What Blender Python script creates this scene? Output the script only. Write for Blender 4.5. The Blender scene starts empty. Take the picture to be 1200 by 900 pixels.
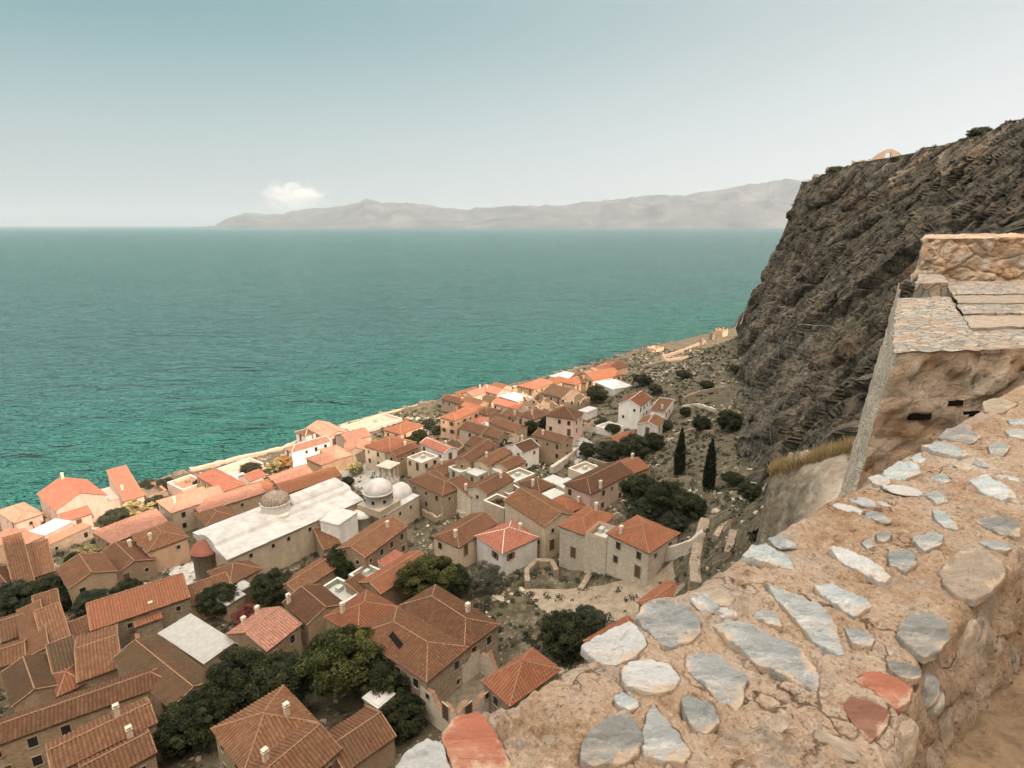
import bpy, math, random
import numpy as np
from mathutils import Vector, Matrix
random.seed(7); RNG = np.random.default_rng(7)
SC = bpy.context.scene
COL = SC.collection
R2 = math.sqrt(2)
# ------------------------------------------------------------------ camera
F = 680.0; TAN = 186.0/680.0; PT = math.atan(TAN); CP, SP = math.cos(PT), math.sin(PT)
EYE = 75.0
cam_d = bpy.data.cameras.new('camera'); cam = bpy.data.objects.new('camera', cam_d); COL.objects.link(cam)
cam.location = (0, 0, EYE); cam.rotation_euler = (math.pi/2-PT, 0, 0)
cam_d.sensor_width = 36; cam_d.lens = 36*F/1200; cam_d.clip_start = .05; cam_d.clip_end = 400000
SC.camera = cam
def ray(px, py):
    x = (px-600)/F; y = (450-py)/F
    return x, CP+y*SP, -SP+y*CP
def at_z(px, py, z):
    x, f, d = ray(px, py); t = (z-EYE)/d
    return x*t, f*t
def at_t(px, py, t):
    x, f, d = ray(px, py)
    return Vector((x*t, f*t, EYE+d*t))
# ------------------------------------------------------------------ numpy noise
def _h(ix, iy, iz, s):
    n = (ix*374761393 + iy*668265263 + iz*2147483647 + s*1274126177) & 0xffffffff
    n = ((n ^ (n >> 13))*1274126177) & 0xffffffff
    n = ((n ^ (n >> 16))*2246822519) & 0xffffffff
    return ((n ^ (n >> 15)) & 0xffff)/65535.0
def vnoise(x, y, z=None, s=0):
    x = np.asarray(x, float); y = np.asarray(y, float); z = np.zeros_like(x) if z is None else np.asarray(z, float)
    ix = np.floor(x).astype(np.int64); iy = np.floor(y).astype(np.int64); iz = np.floor(z).astype(np.int64)
    fx = x-ix; fy = y-iy; fz = z-iz
    fx = fx*fx*(3-2*fx); fy = fy*fy*(3-2*fy); fz = fz*fz*(3-2*fz)
    r = 0
    for a in (0, 1):
        for b in (0, 1):
            for c in (0, 1):
                w = (fx if a else 1-fx)*(fy if b else 1-fy)*(fz if c else 1-fz)
                r = r + w*_h(ix+a, iy+b, iz+c, s)
    return r*2-1
def fbm(x, y, z=None, o=4, s=0, ridge=False):
    r = 0; a = 1.0; t = 0
    x = np.asarray(x, float); y = np.asarray(y, float); z = np.zeros_like(x) if z is None else np.asarray(z, float)
    for k in range(o):
        n = vnoise(x, y, z, s+k)
        if ridge: n = 1-2*np.abs(n)
        r = r+a*n; t += a; a *= .5; x = x*2.03+11.3; y = y*2.03+5.1; z = z*2.03+3.7
    return r/t
def cells(u, v, s=0):
    """constant value per irregular cell, and nearness to the cell's edge"""
    u = np.asarray(u, float); v = np.asarray(v, float); iu = np.floor(u).astype(np.int64); iv = np.floor(v).astype(np.int64); z = np.zeros_like(iu)
    d1 = np.full(u.shape, 9.0); d2 = np.full(u.shape, 9.0); val = np.zeros(u.shape)
    for a in (-1, 0, 1):
        for b in (-1, 0, 1):
            cu, cv = iu+a, iv+b
            d = np.hypot(cu+_h(cu, cv, z, s)-u, cv+_h(cu, cv, z, s+1)-v); w = _h(cu, cv, z, s+2)*2-1
            n = d < d1; d2 = np.where(n, d1, np.minimum(d2, d)); val = np.where(n, w, val); d1 = np.where(n, d, d1)
    return val, d2-d1
# ------------------------------------------------------------------ terrain
COAST_R = [-400, 2, 41, 74, 101, 150, 209, 309, 428, 900]
COAST_S = [6, 0, -2, 1, -8, -8, -1, -5, 0, 10]
CLIFF = [  # base xyz, top xyz
 (150, 165, 26, 158, 176, 90), (112, 216, 30, 130, 226, 91), (91, 226, 34.0, 115, 243, 91.6), (75, 184, 27.5, 117.6, 212, 94.5),
 (59.5, 144, 25, 116.5, 176.5, 94.6), (48.6, 112, 29, 115, 156, 95.5), (42.6, 91, 31, 114.7, 141, 97.4),
 (38, 66, 48, 112, 110, 104), (46, 45, 58, 112, 75, 124), (62, 28, 66, 105, 35, 154), (50, 0, 70, 90, 0, 156),
 (20, -30, 70, 50, -45, 161), (-15, -55, 68, -10, -90, 162), (-60, -90, 60, -60, -150, 162)]  # rock out of view behind, rim heights shaped to shade the town
def shore(x, y):
    return (x-y+261)/R2 - np.interp((x+y)/R2, COAST_R, COAST_S)
def hterr(x, y, noise=True):
    x = np.asarray(x, float); y = np.asarray(y, float)
    s = shore(x, y)
    h = np.where(s > 5, 4.0+.105*(s-5), np.where(s > -6, 4.0+(s-5)*.62, -2.8+(s+6)*.25))
    h = np.maximum(h, -6)
    for (a, b) in zip(CLIFF[1:9], CLIFF[2:10]):
        ax, ay, az = a[:3]; bx, by, bz = b[:3]
        dx, dy = bx-ax, by-ay; L = dx*dx+dy*dy
        t = np.clip(((x-ax)*dx+(y-ay)*dy)/L, 0, 1)
        d = np.hypot(x-ax-t*dx, y-ay-t*dy)
        zc = az+t*(bz-az); h = np.maximum(h, zc-np.interp(zc, [30.5, 46], [.40, 1.5])*d)
    u = -.648*x+.762*y
    e = np.minimum(72.3-1.6*(u-1.6), 72.3)
    h = np.maximum(h, np.where(u < 70, e, -9))
    if noise:
        k = np.clip((s-3)/20, 0, 1)
        h = h + k*(.5*fbm(x*.09, y*.09, o=4, s=3)) + np.exp(-(s/9)**2)*1.1*fbm(x*.22, y*.22, o=4, s=8)
    return h
def on_ground(px, py, up=0):
    z = 20.0
    for _ in range(60):
        x, y = at_z(px, py, z)
        z = .5*z+.5*(float(hterr(x, y))+up)
    return x, y, z
# ------------------------------------------------------------------ mesh builder
class MB:
    def __init__(s): s.v = []; s.n = 0; s.f = []; s.uv = []; s.m = []; s.sm = []; s.col = []
    def verts(s, V, UV=None):
        V = np.asarray(V, float).reshape(-1, 3); b = s.n
        s.v.append(V); s.uv.append(np.zeros((len(V), 2)) if UV is None else np.asarray(UV, float)); s.n += len(V)
        return b
    def faces(s, A, mat=0, smooth=False):
        A = np.asarray(A, dtype=np.int64)
        s.f.append(A); s.m.append(np.full(len(A), mat)); s.sm.append(np.full(len(A), smooth))
    def box(s, c, d, mat=0, M=None, taper=1.0):
        x, y, z = d[0]/2, d[1]/2, d[2]/2
        V = np.array([(-x,-y,-z),(x,-y,-z),(x,y,-z),(-x,y,-z),(-x*taper,-y*taper,z),(x*taper,-y*taper,z),(x*taper,y*taper,z),(-x*taper,y*taper,z)])
        if M is not None: V = V @ np.array(M).T
        b = s.verts(V+np.array(c))
        s.faces(np.array([(0,3,2,1),(4,5,6,7),(0,1,5,4),(1,2,6,5),(2,3,7,6),(3,0,4,7)])+b, mat)
    def poly(s, P, mat=0):
        b = s.verts(P); s.faces([[b+i for i in range(len(P))]], mat)
    def grid(s, G, mat=0, smooth=True, UV=None, closed=False):
        n, m = G.shape[:2]; b = s.verts(G.reshape(-1, 3), None if UV is None else UV.reshape(-1, 2))
        i = np.arange(n-1)[:, None]; j = np.arange(m if closed else m-1)[None, :]; j2 = (j+1) % m
        A = np.stack([b+i*m+j, b+(i+1)*m+j, b+(i+1)*m+j2, b+i*m+j2], -1).reshape(-1, 4)
        s.faces(A, mat, smooth)
    def tube(s, P, R, k=7, mat=0, cap=True):
        P = np.asarray(P, float); rows = []
        for i in range(len(P)):
            t = P[min(i+1, len(P)-1)]-P[max(i-1, 0)]; t = t/(np.linalg.norm(t)+1e-9)
            a = np.cross(t, (0, 0, 1) if abs(t[2]) < .9 else (1, 0, 0)); a /= np.linalg.norm(a); c = np.cross(t, a)
            th = np.arange(k)*2*math.pi/k; r = R[i] if hasattr(R, '__len__') else R
            rows.append(P[i]+r*(np.cos(th)[:, None]*a+np.sin(th)[:, None]*c))
        G = np.array(rows); b0 = s.n
        s.grid(G, mat, True, closed=True)
        if cap:
            s.faces([[b0+i for i in range(k)][::-1]], mat); s.faces([[b0+(len(P)-1)*k+i for i in range(k)]], mat)
    def lathe(s, prof, c=(0, 0, 0), k=20, mat=0, smooth=True, a0=0, a1=2*math.pi, seg=None):
        full = abs(a1-a0-2*math.pi) < 1e-6
        th = np.linspace(a0, a1, k, endpoint=not full)
        G = np.array([[(r*math.cos(t)+c[0], r*math.sin(t)+c[1], z+c[2]) for t in th] for r, z in prof])
        s.grid(G[:, ::-1] if False else G, mat, smooth, closed=full)
    def build(s, name, mats, parent=None, attr=None):
        me = bpy.data.meshes.new(name)
        V = np.concatenate(s.v); UV = np.concatenate(s.uv)
        loops = np.concatenate([a.ravel() for a in s.f]); cnt = np.concatenate([np.full(len(a), a.shape[1]) for a in s.f])
        me.vertices.add(len(V)); me.vertices.foreach_set('co', V.ravel())
        me.loops.add(len(loops)); me.loops.foreach_set('vertex_index', loops.astype(np.int32))
        me.polygons.add(len(cnt)); st = np.concatenate([[0], np.cumsum(cnt)[:-1]])
        me.polygons.foreach_set('loop_start', st.astype(np.int32)); me.polygons.foreach_set('loop_total', cnt.astype(np.int32))
        me.polygons.foreach_set('material_index', np.concatenate(s.m).astype(np.int32))
        me.polygons.foreach_set('use_smooth', np.concatenate(s.sm).astype(bool))
        ul = me.uv_layers.new(name='UVMap'); ul.data.foreach_set('uv', UV[loops].ravel().astype(np.float32))
        if attr is not None:
            a = me.attributes.new('tone', 'FLOAT', 'POINT'); a.data.foreach_set('value', np.asarray(attr, np.float32))
        me.update(calc_edges=True); me.validate()
        for m in (mats if isinstance(mats, (list, tuple)) else [mats]): me.materials.append(m)
        return link(name, me, parent)
def link(name, me, parent=None):
    o = bpy.data.objects.new(name, me); COL.objects.link(o)
    if parent is not None: o.parent = parent
    return o
def tag(o, label=None, cat=None, group=None, kind=None):
    if label: o['label'] = label
    if cat: o['category'] = cat
    if group: o['group'] = group
    if kind: o['kind'] = kind
    return o
def empty(name, loc=(0, 0, 0), rz=0):
    o = bpy.data.objects.new(name, None); COL.objects.link(o); o.location = loc; o.rotation_euler = (0, 0, rz)
    o.empty_display_size = .3
    return o
# ------------------------------------------------------------------ materials
class NT:
    def __init__(s, name):
        s.m = bpy.data.materials.new(name); s.m.use_nodes = True; s.t = s.m.node_tree; s.t.nodes.clear()
        s.out = s.n('ShaderNodeOutputMaterial'); s.b = s.n('ShaderNodeBsdfPrincipled')
        s.t.links.new(s.b.outputs[0], s.out.inputs[0])
    def n(s, typ, **kw):
        x = s.t.nodes.new(typ)
        for k, v in kw.items():
            if k.startswith('i_'): x.inputs[k[2:].replace('_', ' ')].default_value = v
            else: setattr(x, k, v)
        return x
    def l(s, a, b): s.t.links.new(a, b)
    def coord(s, kind='Object', scale=(1, 1, 1), rot=(0, 0, 0)):
        tc = s.n('ShaderNodeTexCoord'); mp = s.n('ShaderNodeMapping'); mp.inputs['Scale'].default_value = scale; mp.inputs['Rotation'].default_value = rot
        s.l(tc.outputs[kind], mp.inputs[0]); return mp.outputs[0]
    def noise(s, co, scale, detail=5, rough=.6, dist=0):
        x = s.n('ShaderNodeTexNoise'); x.inputs['Scale'].default_value = scale; x.inputs['Detail'].default_value = detail
        x.inputs['Roughness'].default_value = rough; x.inputs['Distortion'].default_value = dist
        if co is not None: s.l(co, x.inputs['Vector'])
        return x.outputs['Fac']
    def vor(s, co, scale, feature='F1', out='Distance', rnd=1):
        x = s.n('ShaderNodeTexVoronoi', feature=feature); x.inputs['Scale'].default_value = scale; x.inputs['Randomness'].default_value = rnd
        if co is not None: s.l(co, x.inputs['Vector'])
        return x.outputs[out]
    def ramp(s, fac, stops, interp='LINEAR'):
        x = s.n('ShaderNodeValToRGB'); r = x.color_ramp; r.interpolation = interp
        while len(r.elements) > 1: r.elements.remove(r.elements[-1])
        for i, (p, c) in enumerate(stops):
            e = r.elements[0] if i == 0 else r.elements.new(p)
            e.position = p; c = c if hasattr(c, '__len__') else (c, c, c); e.color = (*c[:3], 1)
        s.l(fac, x.inputs[0]); return x.outputs[0]
    def mix(s, fac, a, b, mode='MIX'):
        x = s.n('ShaderNodeMix', data_type='RGBA', blend_type=mode)
        for sk, v in ((x.inputs[0], fac), (x.inputs[6], a), (x.inputs[7], b)):
            if hasattr(v, 'is_linked') or hasattr(v, 'links'): s.l(v, sk)
            elif hasattr(v, '__len__'): sk.default_value = (*v[:3], 1)
            else: sk.default_value = v
        return x.outputs[2]
    def math(s, op, a, b=None):
        x = s.n('ShaderNodeMath', operation=op)
        for sk, v in ((x.inputs[0], a), (x.inputs[1], b)):
            if v is None: continue
            if hasattr(v, 'links'): s.l(v, sk)
            else: sk.default_value = v
        return x.outputs[0]
    def bump(s, h, strength=.5, dist=.05, prev=None):
        x = s.n('ShaderNodeBump'); x.inputs['Strength'].default_value = strength; x.inputs['Distance'].default_value = dist
        s.l(h, x.inputs['Height'])
        if prev is not None: s.l(prev, x.inputs['Normal'])
        return x.outputs[0]
    def fin(s, col, rough=.9, nrm=None, spec=.2):
        if hasattr(col, 'links'): s.l(col, s.b.inputs['Base Color'])
        else: s.b.inputs['Base Color'].default_value = (*col, 1)
        if hasattr(rough, 'links'): s.l(rough, s.b.inputs['Roughness'])
        else: s.b.inputs['Roughness'].default_value = rough
        s.b.inputs['Specular IOR Level'].default_value = spec
        if nrm is not None: s.l(nrm, s.b.inputs['Normal'])
        return s.m
def rnd(N):
    x = N.n('ShaderNodeObjectInfo'); return x.outputs['Random']
def roof_mat(name, cols, lich, lich_amt=.5):
    N = NT(name); uv = N.n('ShaderNodeTexCoord').outputs['UV']
    sn = N.n('ShaderNodeVectorMath', operation='FLOOR'); N.l(uv, sn.inputs[0])
    wn = N.n('ShaderNodeTexWhiteNoise', noise_dimensions='3D'); 
    ad = N.n('ShaderNodeVectorMath', operation='ADD'); N.l(sn.outputs[0], ad.inputs[0]); N.l(rnd(N), ad.inputs[1]); N.l(ad.outputs[0], wn.inputs[0])
    c = N.ramp(wn.outputs['Value'], [(i/len(cols), k) for i, k in enumerate(cols)], 'LINEAR')
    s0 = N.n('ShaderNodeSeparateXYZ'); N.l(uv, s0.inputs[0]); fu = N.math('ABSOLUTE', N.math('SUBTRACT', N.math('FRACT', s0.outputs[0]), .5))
    pan = N.math('MULTIPLY', N.ramp(fu, [(.20, 0), (.36, 1)]), N.ramp(N.noise(N.coord('Object'), .8, 4, .6), [(.3, .55), (.65, 1)]))  # valley shade painted between tile crests, along with dirt in the pans
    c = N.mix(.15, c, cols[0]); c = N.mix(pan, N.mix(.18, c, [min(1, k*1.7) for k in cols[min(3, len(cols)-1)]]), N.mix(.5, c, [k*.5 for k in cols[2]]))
    co = N.coord('Object'); n1 = N.noise(co, .45, 5, .65); n2 = N.noise(co, 2.6, 4, .7)
    f = N.math('MULTIPLY', N.ramp(n1, [(.38, 0), (.66, 1)]), lich_amt)
    c = N.mix(f, c, lich)
    c = N.mix(N.math('MULTIPLY', N.ramp(n2, [(.42, 0), (.66, 1)]), .5), c, (.085, .058, .038))
    hs = N.n('ShaderNodeHueSaturation'); N.l(c, hs.inputs['Color']); N.l(N.math('ADD', N.math('MULTIPLY', rnd(N), .5), .75), hs.inputs['Value'])
    sx = N.n('ShaderNodeSeparateXYZ'); N.l(uv, sx.inputs[0])
    fr = N.math('FRACT', sx.outputs[1]); 
    nb = N.bump(N.math('SUBTRACT', 1.0, fr), .7, .03)
    nb = N.bump(N.math('ADD', N.math('MULTIPLY', wn.outputs['Value'], .4), n2), .5, .035, nb)
    return N.fin(hs.outputs[0], .88, nb)
def wall_mat(name, base, var, mortar, stone=1.0, scale=1.9):
    N = NT(name); co = N.coord('Object', (1, 1, 1.6))
    d = N.noise(co, 3, 3, .6); 
    wv = N.n('ShaderNodeVectorMath', operation='ADD'); sc = N.n('ShaderNodeVectorMath', operation='SCALE'); 
    nz = N.n('ShaderNodeTexNoise'); nz.inputs['Scale'].default_value = 2.5; N.l(co, nz.inputs['Vector'])
    N.l(nz.outputs['Color'], sc.inputs[0]); sc.inputs['Scale'].default_value = .3; N.l(co, wv.inputs[0]); N.l(sc.outputs[0], wv.inputs[1])
    e = N.vor(wv.outputs[0], scale, 'DISTANCE_TO_EDGE'); cc = N.vor(wv.outputs[0], scale, 'F1', 'Color')
    sep = N.n('ShaderNodeSeparateColor'); N.l(cc, sep.inputs[0])
    c = N.mix(sep.outputs[0], base, var)
    c = N.mix(N.math('MULTIPLY', sep.outputs[1], .35*stone), c, (.10, .085, .07))
    m = N.ramp(e, [(.02, 1), (.11, 0)])
    c = N.mix(N.math('MULTIPLY', m, .75*stone), c, mortar)
    if stone < .5: c = N.mix(.75, c, base)
    st = N.noise(N.coord('Object', (1, 1, .35)), .7, 6, .65)
    c = N.mix(N.math('MULTIPLY', N.ramp(st, [(.4, 0), (.75, 1)]), .5), c, (base[0]*.5, base[1]*.47, base[2]*.43))
    hs = N.n('ShaderNodeHueSaturation'); N.l(c, hs.inputs['Color']); N.l(N.math('ADD', N.math('MULTIPLY', rnd(N), .35), .8), hs.inputs['Value'])
    nb = N.bump(N.ramp(e, [(0, 0), (.12, 1)]), .6*stone+.05, .06)
    nb = N.bump(N.noise(co, 9, 5, .7), .5, .05, nb)
    return N.fin(hs.outputs[0], .93, nb)
M = {}
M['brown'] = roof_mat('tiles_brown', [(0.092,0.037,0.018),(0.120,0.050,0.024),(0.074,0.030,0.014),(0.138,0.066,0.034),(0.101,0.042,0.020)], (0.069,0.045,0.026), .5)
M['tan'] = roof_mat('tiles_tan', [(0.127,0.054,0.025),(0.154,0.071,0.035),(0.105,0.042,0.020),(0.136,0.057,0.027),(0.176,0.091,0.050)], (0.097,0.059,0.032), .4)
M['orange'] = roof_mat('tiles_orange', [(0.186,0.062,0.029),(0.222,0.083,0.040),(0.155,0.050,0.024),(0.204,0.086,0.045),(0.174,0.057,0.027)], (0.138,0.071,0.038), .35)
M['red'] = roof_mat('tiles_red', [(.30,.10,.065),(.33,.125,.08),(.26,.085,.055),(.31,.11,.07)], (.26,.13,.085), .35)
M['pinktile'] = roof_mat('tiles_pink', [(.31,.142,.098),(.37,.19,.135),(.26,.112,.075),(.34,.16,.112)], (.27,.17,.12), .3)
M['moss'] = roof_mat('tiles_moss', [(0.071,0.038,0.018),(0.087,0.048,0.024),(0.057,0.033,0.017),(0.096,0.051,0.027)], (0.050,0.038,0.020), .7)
M['stone'] = wall_mat('rubble_stone', (0.347,0.269,0.190), (0.234,0.178,0.126), (0.364,0.295,0.221))
M['palestone'] = wall_mat('pale_rubble', (0.627,0.551,0.446), (0.494,0.427,0.342), (0.627,0.560,0.465), .7, 2.4)
M['cream'] = wall_mat('cream_plaster', (0.524,0.430,0.318), (0.468,0.374,0.271), (0.542,0.449,0.337), .5)
M['pink'] = wall_mat('pink_plaster', (.54,.40,.325), (.50,.36,.285), (.54,.41,.34), .2)
M['white'] = wall_mat('white_plaster', (.66,.63,.58), (.62,.58,.52), (.66,.63,.58), .15)
M['ochre'] = wall_mat('ochre_plaster', (.60,.39,.26), (.54,.34,.22), (.6,.41,.28), .3)
M['yellow'] = wall_mat('yellow_stone', (.55,.42,.22), (.46,.33,.16), (.5,.4,.25), .8)
M['greygreen'] = wall_mat('greygreen_plaster', (.36,.36,.29), (.32,.32,.25), (.38,.38,.3), .3)
M['tanwall'] = wall_mat('tan_plaster', (0.381,0.271,0.174), (0.325,0.228,0.142), (0.373,0.276,0.187), .85)
def plain(name, col, rough=.8, var=.3, scale=3, spec=.2, bump=.3):
    N = NT(name); co = N.coord('Object'); n = N.noise(co, scale, 6, .65)
    c = N.mix(N.ramp(n, [(.3, 0), (.7, 1)]), [k*(1-var) for k in col], [min(k*(1+var), .9) for k in col])
    return N.fin(c, rough, N.bump(N.noise(co, scale*5, 4, .7), bump, .03), spec)
M['cap'] = plain('mortar_cap', (.25,.145,.088), .95, .35, 4)
M['whitecap'] = plain('lime_cap', (.54,.50,.44), .95, .15, 2)
M['limewash'] = plain('limewash_roof', (.40,.378,.352), .9, .24, .5, .2, .3)
M['quay'] = plain('quay_stone', (.40,.265,.20), .95, .25, .7); M['ruinfloor'] = plain('ruin_floor', (.15,.125,.09), .95, .4, 1.2)
M['greyroof'] = plain('grey_screed', (.31,.30,.275), .95, .14, 1.2)
M['hole_shade'] = plain('black_hole', (.012,.010,.009), .95, .2, 3, .05, 0)  # flat black painted in place of the shade inside holes
M['tealfloor'] = plain('terrace_screed', (.38,.38,.34), .9, .16, 1.0)
M['glass'] = plain('window_dark', (.022,.02,.018), .25, .3, 2, .5, 0)
M['frame'] = plain('window_frame', (.33,.27,.20), .8, .2, 6)
M['shutter'] = plain('shutter_wood', (.16,.085,.05), .7, .3, 6)
M['door'] = plain('door_wood', (.10,.06,.04), .7, .3, 6)
M['chimney'] = plain('chimney_plaster', (.55,.45,.35), .95, .25, 3)
M['redchimney'] = plain('red_chimney', (.42,.11,.065), .9, .2, 3)
M['bark'] = plain('bark', (.13,.105,.08), .95, .35, 6)
M['wire'] = plain('grey_wire', (.32,.36,.34), .5, .1, 3)
M['metal'] = plain('grey_metal', (.45,.46,.47), .4, .1, 3, .5)
def leaf_mat(name, dark, light, trans=.35):
    N = NT(name); a = N.n('ShaderNodeAttribute'); a.attribute_name = 'tone'
    c = N.mix(a.outputs['Fac'], dark, light)
    N.fin(c, .6, None, .15)
    tr = N.n('ShaderNodeBsdfTranslucent'); N.l(c, tr.inputs['Color'])
    mx = N.n('ShaderNodeMixShader'); mx.inputs[0].default_value = trans
    N.l(N.b.outputs[0], mx.inputs[1]); N.l(tr.outputs[0], mx.inputs[2]); N.l(mx.outputs[0], N.out.inputs[0])
    return N.m
M['leaf_dark'] = leaf_mat('leaf_dark', (.014,.020,.009), (.068,.072,.030))
M['leaf_green'] = leaf_mat('leaf_green', (.022,.030,.010), (.135,.135,.038))
M['leaf_silver'] = leaf_mat('leaf_silver', (.06,.065,.045), (.16,.155,.11))
M['leaf_olive'] = leaf_mat('leaf_olive', (.028,.036,.022), (.085,.09,.05))
M['leaf_yellow'] = leaf_mat('leaf_yellow', (.24,.20,.07), (.50,.42,.2))
M['leaf_amber'] = leaf_mat('leaf_amber', (.30,.15,.05), (.5,.30,.12))
M['leaf_red'] = leaf_mat('leaf_red', (.09,.025,.02), (.2,.06,.045))
M['leaf_cypress'] = leaf_mat('leaf_cypress', (.010,.016,.010), (.028,.036,.018), .2)
M['straw'] = leaf_mat('straw', (.22,.15,.07), (.45,.33,.16))
EXPOSURE = 0.72; HAZE = 3e-5
# ================================================================== light and sky
SUN_DIR = Vector((.60, -.80, 0)).normalized(); SUN_EL = math.radians(36)
sun_vec = Vector((SUN_DIR.x*math.cos(SUN_EL), SUN_DIR.y*math.cos(SUN_EL), math.sin(SUN_EL)))
sl = bpy.data.lights.new('sun', 'SUN'); sl.energy = 5.0; sl.angle = math.radians(.5); sl.color = (1.0, .74, .59)
so = bpy.data.objects.new('sun', sl); COL.objects.link(so); so.rotation_euler = sun_vec.to_track_quat('Z', 'Y').to_euler()
W = bpy.data.worlds.new('World'); SC.world = W; W.use_nodes = True
wt = W.node_tree; wt.nodes.clear()
wo = wt.nodes.new('ShaderNodeOutputWorld'); bg = wt.nodes.new('ShaderNodeBackground'); sky = wt.nodes.new('ShaderNodeTexSky')
sky.sky_type = 'NISHITA'; sky.sun_disc = False; sky.sun_elevation = SUN_EL; sky.sun_rotation = math.atan2(SUN_DIR.x, SUN_DIR.y)
sky.altitude = 80; sky.air_density = 1.0; sky.dust_density = 3.0; sky.ozone_density = 1.0
def wn(typ, **kw):
    x = wt.nodes.new(typ)
    for k, v in kw.items(): setattr(x, k, v)
    return x
def wm(op, a, b=None, c=None):
    x = wn('ShaderNodeMath', operation=op)
    for i, v in enumerate((a, b, c)):
        if v is None: continue
        if hasattr(v, 'links'): wt.links.new(v, x.inputs[i])
        else: x.inputs[i].default_value = v
    return x.outputs[0]
def wmix(f, a, b, mode='MIX'):
    x = wn('ShaderNodeMix', data_type='RGBA', blend_type=mode)
    for sk, v in ((x.inputs[0], f), (x.inputs[6], a), (x.inputs[7], b)):
        if hasattr(v, 'links'): wt.links.new(v, sk)
        elif hasattr(v, '__len__'): sk.default_value = (*v[:3], 1)
        else: sk.default_value = v
    return x.outputs[2]
hs = wn('ShaderNodeHueSaturation'); hs.inputs['Saturation'].default_value = .35; wt.links.new(sky.outputs[0], hs.inputs['Color'])
tc = wn('ShaderNodeTexCoord'); sx = wn('ShaderNodeSeparateXYZ'); wt.links.new(tc.outputs['Generated'], sx.inputs[0])
# a pale veil of haze: teal high over the open sea, milky towards the land on the right and down at the horizon
up = wm('SMOOTH_MIN', wm('MULTIPLY', wm('MAXIMUM', sx.outputs[2], 0.0), 3.7), 1.0, .2)
right = wm('MULTIPLY', wm('ADD', sx.outputs[0], .75), .62); right = wm('POWER', wm('MINIMUM', wm('MAXIMUM', right, 0.0), 1.0), 1.5)
veil = wmix(up, wmix(right, (3.7, 3.85, 3.85), (7.2, 7.1, 7.0)), wmix(right, (.35, 1.75, 1.82), (5.3, 5.3, 5.35)))
col = wmix(.8, hs.outputs[0], veil)
# unseen sky overhead and behind brightened as added fill for the shaded town
hi = wm('MAXIMUM', wm('SUBTRACT', sx.outputs[2], .36), 0.0); hi = wm('MINIMUM', wm('MULTIPLY', hi, 3.0), 1.0)
dsun = wn('ShaderNodeVectorMath', operation='DOT_PRODUCT'); wt.links.new(tc.outputs['Generated'], dsun.inputs[0]); dsun.inputs[1].default_value = Vector((.35, -.72, .6)).normalized()
glow = wm('MINIMUM', wm('MAXIMUM', wm('MULTIPLY', wm('SUBTRACT', dsun.outputs['Value'], .2), 1.6), 0.0), 1.0)
col = wmix(hi, col, wmix(glow, (12.5, 12.2, 11.8), (34.0, 30.0, 25.8)))
wt.links.new(col, bg.inputs[0])
bg.inputs[1].default_value = .1; wt.links.new(bg.outputs[0], wo.inputs[0])
SC.view_settings.view_transform = 'Standard'; SC.view_settings.look = 'None'; SC.view_settings.exposure = EXPOSURE; SC.view_settings.gamma = 1
SC.render.engine = 'CYCLES'
SC.cycles.max_bounces = 6; SC.cycles.diffuse_bounces = 3; SC.cycles.glossy_bounces = 2; SC.cycles.transmission_bounces = 2; SC.cycles.volume_bounces = 1
SC.cycles.use_adaptive_sampling = True; SC.cycles.adaptive_threshold = .02
SC.cycles.use_denoising = True
# ================================================================== sea
def make_sea():
    N = NT('sea_water'); co = N.coord('Object')
    dp = N.n('ShaderNodeVectorMath', operation='DOT_PRODUCT'); N.l(co, dp.inputs[0]); dp.inputs[1].default_value = (-1/R2, 1/R2, 0)
    off = N.math('SUBTRACT', dp.outputs['Value'], 261/R2)
    n = N.noise(co, .02, 4, .6); n2 = N.noise(co, .0035, 4, .6)
    d = N.math('ADD', off, N.math('MULTIPLY', N.math('SUBTRACT', n, .5), 60))
    fac = N.math('DIVIDE', d, 220.0)
    c = N.ramp(fac, [(0, (.03, .07, .05)), (.05, (.010, .135, .102)), (.22, (.014, .145, .120)), (.5, (.020, .132, .122)), (1, (.026, .122, .120))])
    c = N.mix(N.ramp(n2, [(.35, 0), (.7, .5)]), c, (.040, .145, .140))
    wv = N.coord('Object', (.38, 1, 1), (0, 0, math.radians(-8)))
    sh = lambda f, lo=.3, hi=.7: N.ramp(f, [(lo, 0), (hi, 1)])
    a = sh(N.noise(wv, .045, 3, .55, .4)); b = sh(N.noise(wv, .13, 4, .58, .4)); e = sh(N.noise(wv, .5, 4, .62))
    fr = sh(N.noise(wv, .016, 3, .5, .4))
    nb = N.bump(fr, 1.0, 14.0); nb = N.bump(a, 1.0, 16.0, nb); nb = N.bump(b, 1.0, 11.0, nb); nb = N.bump(e, 1.0, 3.0, nb)
    m = N.fin(c, .2, nb, .5); N.b.inputs['IOR'].default_value = 1.33
    s = 62000
    mb = MB(); mb.poly([(-s, -4000, 0), (s, -4000, 0), (s, s, 0), (-s, s, 0)])
    return tag(mb.build('sea', m), kind='structure')
make_sea()
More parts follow.
